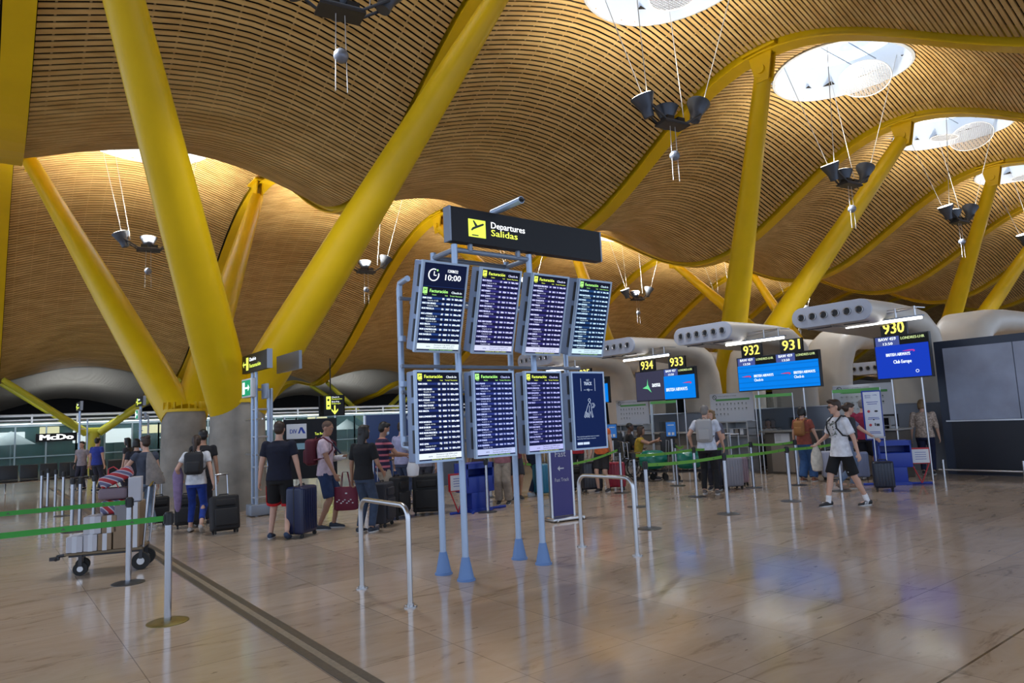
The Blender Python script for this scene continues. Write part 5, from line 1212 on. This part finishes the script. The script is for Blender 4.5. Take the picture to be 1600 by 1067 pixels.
STR = mat('striped_bag', (.5, .5, .5), .6); nn = STR.node_tree; wv = nn.nodes.new('ShaderNodeTexWave'); wv.inputs['Scale'].default_value = 4.5; wv.bands_direction = 'DIAGONAL'; tc = nn.nodes.new('ShaderNodeTexCoord'); rp = nn.nodes.new('ShaderNodeValToRGB'); rp.color_ramp.interpolation = 'CONSTANT'
rp.color_ramp.elements[0].color = (.40, .02, .03, 1); rp.color_ramp.elements[1].color = (.52, .50, .56, 1); rp.color_ramp.elements[1].position = .40; e_ = rp.color_ramp.elements.new(.75); e_.color = (.12, .12, .22, 1)
nn.links.new(tc.outputs['Object'], wv.inputs['Vector']); nn.links.new(wv.outputs['Fac'], rp.inputs[0]); nn.links.new(rp.outputs[0], nn.nodes['Principled BSDF'].inputs['Base Color'])
def sack(lab, c, d, m, rz=0, tilt=0):
    p = TM_ @ Vector((c[0]*KX, c[1], c[2])); d = (d[0]*KX, d[1], d[2]); o = thing('holdall', lab, 'bag', p, TR+rz); o.rotation_euler = (0, tilt, TR+rz)
    q = MB(); q.rbox((0, 0, d[2]/2), d, min(d)*.3, seg=4); b = q.build('bag_body', m, o)
    q = MB(); q.tube([(-.06, -d[1]*.3, d[2]), (-.03, -d[1]*.3, d[2]+.06), (.03, -d[1]*.3, d[2]+.06), (.06, -d[1]*.3, d[2])], .008, 6); q.build('handle', REDI, o)
sack('red and white striped bag lying on the upper cartons', (.12, .02, Z0+.42), (.42, .30, .17), STR)
sack('mauve-grey bag upon the lower striped bag', (.10, .02, Z0+.60), (.44, .30, .14), M_('mauve_bag', (.20, .15, .18), .8))
sack('red striped bag leaning across the top of the load', (.16, .03, Z0+.80), (.52, .26, .15), STR, .1, -.42)
p = TM_ @ Vector((.36, .02, Z0+.52+.0)); 
crate('small white carton near the top by the handle', (.42, .02, Z0+.56), (.20, .26, .30), CARDW, .1, False)
# ------------------------------------------------------------------ sign tower with exit sign, left of centre
def tower(x, y, rz, lab, sc_=1.0, full=True):
    o = thing('sign_tower', lab, 'sign tower', (x, y, 0), rz)
    q = MB(); 
    for a in (-.12, .12): q.cyl((a, 0, 0), (a, 0, 2.85), .032, n=14)
    q.cyl((0, .28, 0), (0, .28, 2.5), .032, n=14); q.build('posts', POLE, o)
    q = MB()
    for z in (.35, .95, 1.55, 2.1, 2.5): q.tube([(-.14, 0, z), (.14, 0, z), (.0, .28, z), (-.14, 0, z)], .02, 8)
    for z in (1.2, 1.9): q.tube([(-.55, 0, z), (.5, .0, z)], .018, 8)
    q.build('cross_bars', STEEL, o)
    q = MB(); q.rbox((0, .1, .12), (.36, .44, .22), .02); q.build('base_shoe', GREYM, o)
    q = MB(); q.box((.30, -.05, 3.03), (1.6, .09, .36)); s = q.build('direction_sign', PAN_BLACK, o)
    q = MB(); q.box((1.11, -.05, 3.03), (.02, .10, .37)); q.build('sign_edge', GREYM, s)
    q = MB(); q.box((-.32, -.098, 3.03), (.17, .004, .03)); q.add([(-.44, -.1, 3.03), (-.36, -.1, 3.10), (-.36, -.1, 3.06), (-.395, -.1, 3.03), (-.36, -.1, 3.0), (-.36, -.1, 2.96)], [tuple(range(6))]); q.rbox((-.14, -.098, 3.03), (.14, .004, .26), .004)
    text(q, 'Facturación', .0, 2.94, .08, -.1, w=.72, bold=.004); q.build('yellow_lettering', LETY, s)
    q = MB(); text(q, 'Check-in', .0, 3.07, .075, -.1, w=.42, bold=.004); q.build('white_lettering', LETW, s)
    if full:
        q = MB(); q.box((.45, .55, 3.02), (1.3, .06, .36)); q.build('rear_sign', M_('rear_sign_glass', (.16, .19, .24), .25), o)
        q = MB(); q.rbox((-.14, -.07, 2.54), (.62, .10, .38), .01); e = q.build('exit_sign', WHITE, o)
        q = MB(); q.box((-.14, -.123, 2.54), (.54, .006, .31)); g = q.build('green_face', glow('exit_green', (.01, .32, .14), 1), e)
        q = MB(); q.box((-.29, -.128, 2.54), (.15, .002, .24)); q.add([(.10, -.129, 2.54), (.0, -.129, 2.61), (.0, -.129, 2.47)], [(0,1,2)]); q.box((-.09, -.128, 2.54), (.20, .002, .035)); q.build('exit_pictogram', LETW, g)
        q = MB(); q.rbox((.30, .12, 2.45), (.30, .06, .30), .01); q.build('side_panel', GREYM, o)
        q = MB(); q.rbox((.42, .2, 1.5), (.10, .04, 2.0), .01); q.build('tall_panel', GREYM, o)
    return o
x, y = gp(398, 806); tower(x, y, HP, 'tubular sign tower with exit sign and black arrow sign, before the nearest concrete base')
tower(4.9, 30.5, HP, 'distant tubular sign tower left of the concrete column bases')
tower(3.2, 34.0, HP, 'distant tubular sign tower at far left behind the thin barrier posts', 1, False)
# notice boards and kiosks beyond the queue
x, y = 6.35, 15.6
o = thing('service_board', 'black service board with a white logo plate, behind the pink polo', 'sign', (x-.35, y, 0), hdg(0, x, y))
q = MB(); q.box((.0, 0, 1.22), (1.18, .06, 1.35)); b = q.build('board', PAN_BLACK, o)
q = MB(); q.rbox((-.30, -.034, 1.62), (.44, .012, .34), .005); pl_ = q.build('white_plate', mat('lit_plate', (.6, .63, .68), .5), o)
q = MB(); text(q, 'DIV', -.45, 1.575, .1, -.042, w=.16, bold=.003); q.add([(-.27, -.042, 1.57), (-.23, -.042, 1.57), (-.20, -.042, 1.66), (-.16, -.042, 1.57), (-.10, -.042, 1.57), (-.17, -.042, 1.71), (-.22, -.042, 1.71)], [tuple(range(7))]); q.build('logo_lettering', BAG_BLUE, pl_)
q = MB(); text(q, 'Tax Free', .1, 1.52, .06, -.034, w=.22); q.build('yellow_lettering', LETY, b)
q = MB(); q.box((0, -.034, 1.28), (1.0, .006, .14)); q.build('pale_band', M_('pale_band', (.20, .36, .44), .5), b)
for a in (-.56, .56):
    q = MB(); q.cyl((a, 0, 0), (a, 0, 1.95), .025, n=10); q.build('edge_post', STEEL, o)
for (x, y, w, h, m, l) in ((8.1, 15.7, 1.5, 1.92, mat('screen_navy', (.008, .03, .12), .4), 'navy blue partition panel behind the pink polo'), (9.6, 15.9, 1.2, 1.9, mat('screen_slate', (.09, .11, .15), .5), 'slate partition panel behind the black-haired person'), (10.9, 16.2, 1.2, 1.95, mat('curtain_taupe', (.20, .18, .15), .8), 'taupe partition panel left of the stand')):
    o = thing('partition_panel', l, 'partition', (x, y, 0), R(8)); q = MB(); q.rbox((0, 0, h/2+.02), (w, .05, h), .01); q.build('panel', m, o)
    q = MB(); q.box((-w/2, 0, h/2), (.03, .07, h)); q.box((w/2, 0, h/2), (.03, .07, h)); q.build('edge_trim', STEEL, o)
# hanging arrow sign
o = thing('hanging_sign', 'black hanging sign with yellow down arrow and pictograms', 'sign', (17.2, 41.5, 2.45), HP*.55)
q = MB(); q.box((.35, 0, .62), (1.35, .14, 1.28)); s = q.build('panel', PAN_BLACK, o)
q = MB(); q.box((-.62, .25, .62), (.10, .7, 1.28)); q.build('side_panel', PAN_BLACK, o)
q = MB(); q.cyl((.1, 0, 1.26), (.1, 0, 3.6), .04, n=8); q.build('hanging_rod', BLACK, o)
q = MB(); q.rbox((.0, -.08, .80), (.30, .02, .80), .01); q.box((.42, -.08, .42), (.09, .01, .42)); q.add([(.42, -.085, .06), (.20, -.085, .30), (.20, -.085, .42), (.42, -.085, .20), (.64, -.085, .42), (.64, -.085, .30)], [tuple(range(6))])
text(q, 'Facturación', .22, .98, .09, -.085, w=.7); text(q, 'Embarque', .22, .70, .09, -.085, w=.6); q.build('yellow_marks', LETY, s)
q = MB(); text(q, 'Check-in', .22, 1.10, .09, -.085, w=.5); text(q, 'Boarding', .22, .82, .09, -.085, w=.5); q.build('white_lettering', LETW, s)
q = MB(); q.sph((.0, -.095, .98), (.08, .01, .08), 8, 5); q.box((0, -.095, .62), (.14, .01, .10)); q.build('pictograms', BLACK, s)
# ------------------------------------------------------------------ shop front across the back of the hall
TEAL = mat('shop_glass', (.05, .14, .14), .05, trans=.0, alpha=.45); MUL = mat('mullion', (.30, .38, .42), .4, .4)
for k in range(9):
    U0 = -8+k*4.0
    q = MB(); q.box((U0+2, 44, 1.25), (3.96, .04, 2.5)); w = q.build('window_%d' % (k+30), TEAL, kind='structure')
    q = MB()
    for a in (0, 1.33, 2.66, 4): q.box((U0+a, 44, 1.25), (.07, .09, 2.5))
    q.box((U0+2, 44, 2.5), (4, .12, .1)); q.box((U0+2, 44, .9), (4, .1, .06)); q.build('window_frame', MUL, w)
q = MB(); q.box((10, 48.5, 1.6), (38, .2, 3.2)); q.build('wall_shop', mat('shop_wall', (.035, .05, .055), .7), kind='structure')
q = MB(); q.box((10, 46.3, 2.75), (38, 4.4, .12)); q.build('ceiling_shop', mat('shop_ceiling', (.10, .12, .12), .7), kind='structure')
o = thing('pipe_rail', 'long grey pipe rail along the top of the shop fronts', 'rail', (10, 43.7, 2.9))
q = MB(); q.tube([(-18, 0, .12), (20, 0, .12)], .07, 8); q.tube([(-18, 0, -.12), (20, 0, -.12)], .045, 8)
for k in range(20): q.box((-18+k*2, 0, -.06), (.08, .08, .5))
q.build('rail', M_('rail_grey', (.30, .31, .34), .5), o)
LB = glow('shop_light', (.85, .98, 1), 2.4); LBW = glow('shop_warm', (1, .95, .55), 2)
r_ = random.Random(11)
for k in range(13):  # invented glowing panels stand in for bright window shapes deep in the shops
    o = thing('bright_blob_panel', ('glowing panel standing in for bright window shapes behind the glass, %s' % ['left of the burger sign', 'at the photo left edge', 'right of the burger sign', 'behind the forked outer column', 'left of the first concrete base', 'just right of the outer column', 'between the towers', 'behind the concrete bases', 'behind the sign tower', 'above the black service board', 'behind the hanging sign', 'left of the stand', 'behind the stand'][k]), 'light', (-2.2+k*1.75, 47.5+.5*(k % 2), 1.5+.5*r_.random()))
    q = MB(); q.rbox((0, 0, .3), (.9+.5*r_.random(), .15, .45+.4*r_.random()), .04); q.build('lit_face', LB if k % 3 else LBW, o); q = MB(); q.box((0, .05, .05-o.location.z/2), (.5, .2, o.location.z+.1)); q.build('plinth', DARK, o)
for k, (a, b) in enumerate(((-3.5, 46.3), (-1.0, 45.6), (1.2, 45.6), (9.5, 46.2), (12.2, 45.8), (20.5, 46.3))):
    o = thing('parasol', ['white parasol inside the shop at the photo left edge', 'white parasol inside the shop left of the burger sign', 'white parasol inside the shop under the burger sign', 'white parasol inside the shop between the concrete bases', 'white parasol inside the shop beside the sign tower', 'white parasol inside the shop near the stand'][k], 'parasol', (a, b, 0))
    q = MB(); q.cyl((0, 0, 0), (0, 0, 2.3), .03, n=8); q.build('pole', STEEL, o)
    q = MB(); q.loft([q.ring((0,0,1.55), (0,0,1), 1.1, 8), q.ring((0,0,2.25), (0,0,1), .05, 8)]); q.build('canopy', M_('parasol_white', (.7, .78, .8), .7), o)
lamp_shop = True
o = thing('ceiling_strip_light', 'long white strip light along the shop ceiling', 'light', (9, 45.2, 2.62)); q = MB(); q.box((0, 0, 0), (34, .12, .05)); q.build('strip', LB, o)
sp_ = ray(88, 683); t_ = 43.9/sp_.y; sp = CAMD+sp_*t_
o = thing('shop_sign', 'white shop name lettering on the dark shop front', 'sign', (sp.x, 43.85, sp.z-.15)); q = MB(); q.box((0, .04, .15), (1.8, .05, .42)); s = q.build('backing', PAN_BLACK, o); q = MB(); text(q, 'McDo', 0, .03, .28, 0, w=1.5, align='c', bold=.03); q.build('lettering', glow('sign_white', (1,1,1), 2.2), o)
# outer forked columns (yellow paint turned yellow-green, daylight put into its colour)
YG = mat('daylit_yellow_paint', (.50, .48, .03), .4)
for U, l in ((4.7, 'pale yellow four-armed column before the shop fronts, far left'), (22.4, 'pale yellow four-armed column beyond the hanging sign'), (40.5, 'pale yellow four-armed column, farthest along the shop side')):
    o = thing('outer_column', l, 'column', (U, 46.2 if U > 9 else 44.6-1.2, 0), 0)
    q = MB(); q.loft([q.ring((0,0,z), (0,0,1), r, 20) for z, r in ((0, .32), (1.6, .32), (2.0, .34))]); q.build('stem', YG, o)
    q = MB(); q.rbox((0, 0, 2.1), (.9, .5, .35), .1); q.build('joint_block', YG, o)
    for a in (-1, 1):
        for b in (-1, 1):
            q = MB(); q.tube([(a*.3, b*.15, 2.0), (a*4.0, b*1.5, 4.75)], [.2, .13], 14); q.build('arm', YG, o)
# black waiting seats
def seats(x, y, rz, lab):
    o = thing('bench_seat', lab, 'bench', (x, y, 0), rz); 
    q = MB(); q.tube([(-1.1, 0, .36), (1.1, 0, .36)], .03, 8)
    for a in (-.9, .9): q.tube([(a, -.28, .02), (a, 0, .34), (a, .28, .02)], .022, 8)
    q.build('frame', STEEL, o)
    for k in range(4):
        a = -.82+k*.55; q = MB(); q.rbox((a, -.02, .42), (.50, .48, .05), .02); q.build('seat', BLACK, o); q = MB(); q.rbox((a, .24, .68), (.50, .05, .46), .02, rot=(-.15, 0, 0)); q.build('backrest', BLACK, o)
for px, py, l in ((168, 762, 'row of black seats behind the thin barrier posts'), (195, 757, 'row of black seats left of the first concrete base'), (60, 768, 'row of black seats at the far left')):
    x, y = gp(px, py); seats(x, y, 0, l)
# ------------------------------------------------------------------ hanging floodlight clusters
CABLE = mat('cable_white', (.55, .55, .55), .5)
def cluster(u, v, z, lab, rz=0, small=False):
    o = thing('floodlight_cluster', lab, 'light fitting', (u, v, z), rz, None)
    q = MB()
    for s in (-1, 1): q.tube([(-.85, s*.16, .22), (-.35, s*.16, -.10), (.35, s*.16, -.10), (.85, s*.16, .22)], .03, 8)
    for a in (-.35, 0, .35): q.box((a, 0, -.10), (.04, .36, .04))
    q.box((0, 0, -.16), (.8, .42, .05)); q.build('cradle', DARK, o)
    for i, (a, b, c, ax) in enumerate(((-.85, 0, .2, -.35), (0, .18, .15, 0), (.88, 0, .38, .35))):
        q = MB(); M = Matrix.Translation((a, b, c)) @ Matrix.Rotation(ax, 4, 'Y')
        q.loft([q.ring((0,0,zz), (0,0,1), r, 20) for zz, r in ((-.30, .13), (-.12, .15), (-.06, .17), (.22, .30), (.25, .30))], True, True, M); f = q.build('floodlight', M_('flood_grey', (.085, .10, .13), .4, .5), o)
        q = MB(); q.cyl((0,0,.251), (0,0,.262), .27, n=20, M=M); q.build('lens', LENS, f)
    q = MB(); q.box((-.15, 0, -.03), (.22, .26, .14)); q.box((.2, 0, -.03), (.22, .26, .14)); q.build('gear_box', BLACK, o)
    zt = zb(v)+1.6-z
    pts = ((-.85, -.1), (-.6, .2), (.6, .2), (.88, -.1))
    for a, b in pts:
        q = MB(); q.tube([(a, b, .25), (a*2.2, b*2+(.8 if b > 0 else -.8), zt)], .012, 5); q.build('cable', CABLE, o)
    for s in (-.08, .08):
        q = MB(); q.cyl((s, 0, -.18), (s*1.3, 0, -1.6), .008, n=5); q.build('pendant_wire', CABLE, o)
    q = MB(); q.sph((0, 0, -.95), .13, 18, 10); q.build('ball', M_('ball_grey', (.20, .22, .27), .35, .4), o)
FIX = []
names = {0: 'first from the left', 1: 'second', 2: 'third', 3: 'fourth', 4: 'fifth', 5: 'sixth'}
near = ['hanging floodlight cluster cut by the top edge, above the nearest bay', 'hanging floodlight cluster left of the near-vertical column leg', 'hanging floodlight cluster under the large round skylight', 'hanging floodlight cluster before the third column leg', 'hanging floodlight cluster at the right edge of the photo', 'hanging floodlight cluster, last of the near row']
far = ['small floodlight cluster in the arch left of the tall column leg', 'small floodlight cluster left of the information stand header', 'floodlight cluster hidden behind the information stand', 'small floodlight cluster right of the upper displays', 'small floodlight cluster behind the column over desk 932', 'floodlight cluster far along the rear row']
for k in range(6):
    for v, z, L in ((10.65, 9.0, near[k]), (28.3, 8.75, far[k])):
        u = (BU[k+1]+BU[k+2])/2; FIX.append((u, v)); cluster(u, v, z, L, R(-8))
# ------------------------------------------------------------------ light
def lamp(name, kind, loc, e, col=(1,1,1), rot=(0,0,0), **kw):
    l = bpy.data.lights.new(name, kind); l.energy = e; l.color = col
    for k, v in kw.items(): setattr(l, k, v)
    o = bpy.data.objects.new(name, l); COL.objects.link(o); o.location = loc; o.rotation_euler = rot
    return o
for k, (u, v) in enumerate(SKY):
    continue
    b = k//2
    pass
for u, v in FIX:
    lamp('uplight', 'SPOT', (u, v, 9.75 if v < 20 else 8.95), (500 if u < 6 else 1000) if v < 20 else 10500, (1, .92, .78), (PI,0,0), spot_size=R(150), spot_blend=1, shadow_soft_size=.35)
for u, v in FIX:
    lamp('added_down_fill', 'SPOT', (u-.5, v+.3, 8.4 if v < 20 else 8.15), 760, (.93, .96, 1), (0,0,0), spot_size=R(140), spot_blend=1, shadow_soft_size=.4)  # added downward fill replacing skylight daylight; the clusters themselves shine upward
for k in range(3):
    lamp('shop_interior_light', 'AREA', (-2+9*k, 46.2, 2.6), 260, (.9, .98, 1), (0,0,0), shape='RECTANGLE', size=8, size_y=3)
for k in range(6):
    lamp('outer_daylight_fill', 'SPOT', (4.7+9*k, 53, 2.6), 500, (.9, .95, 1), (PI,0,0), spot_size=R(160), spot_blend=1, shadow_soft_size=.35)  # added spots stand in for daylight on the outer roof wave
    lamp('shop_light_pool', 'AREA', (4.7+9*k, 43.0, 2.9), 50, (.9, .97, 1), (R(55),0,0), shape='RECTANGLE', size=8, size_y=.3)
w = bpy.data.worlds.new('world'); SC.world = w; w.use_nodes = True
bg = w.node_tree.nodes['Background']; bg.inputs[0].default_value = (.62, .76, 1, 1); bg.inputs[1].default_value = 1.5
SC.view_settings.view_transform = 'Standard'; SC.view_settings.look = 'None'; SC.view_settings.exposure = .06; SC.view_settings.gamma = 1
SC.view_settings.use_curve_mapping = False
SC.cycles.max_bounces = 6; SC.cycles.diffuse_bounces = 3; SC.cycles.glossy_bounces = 3; SC.cycles.transmission_bounces = 6; SC.cycles.transparent_max_bounces = 8
SC.cycles.use_denoising = True; SC.cycles.sample_clamp_indirect = 6; SC.cycles.caustics_reflective = False; SC.cycles.caustics_refractive = False
make_belts()
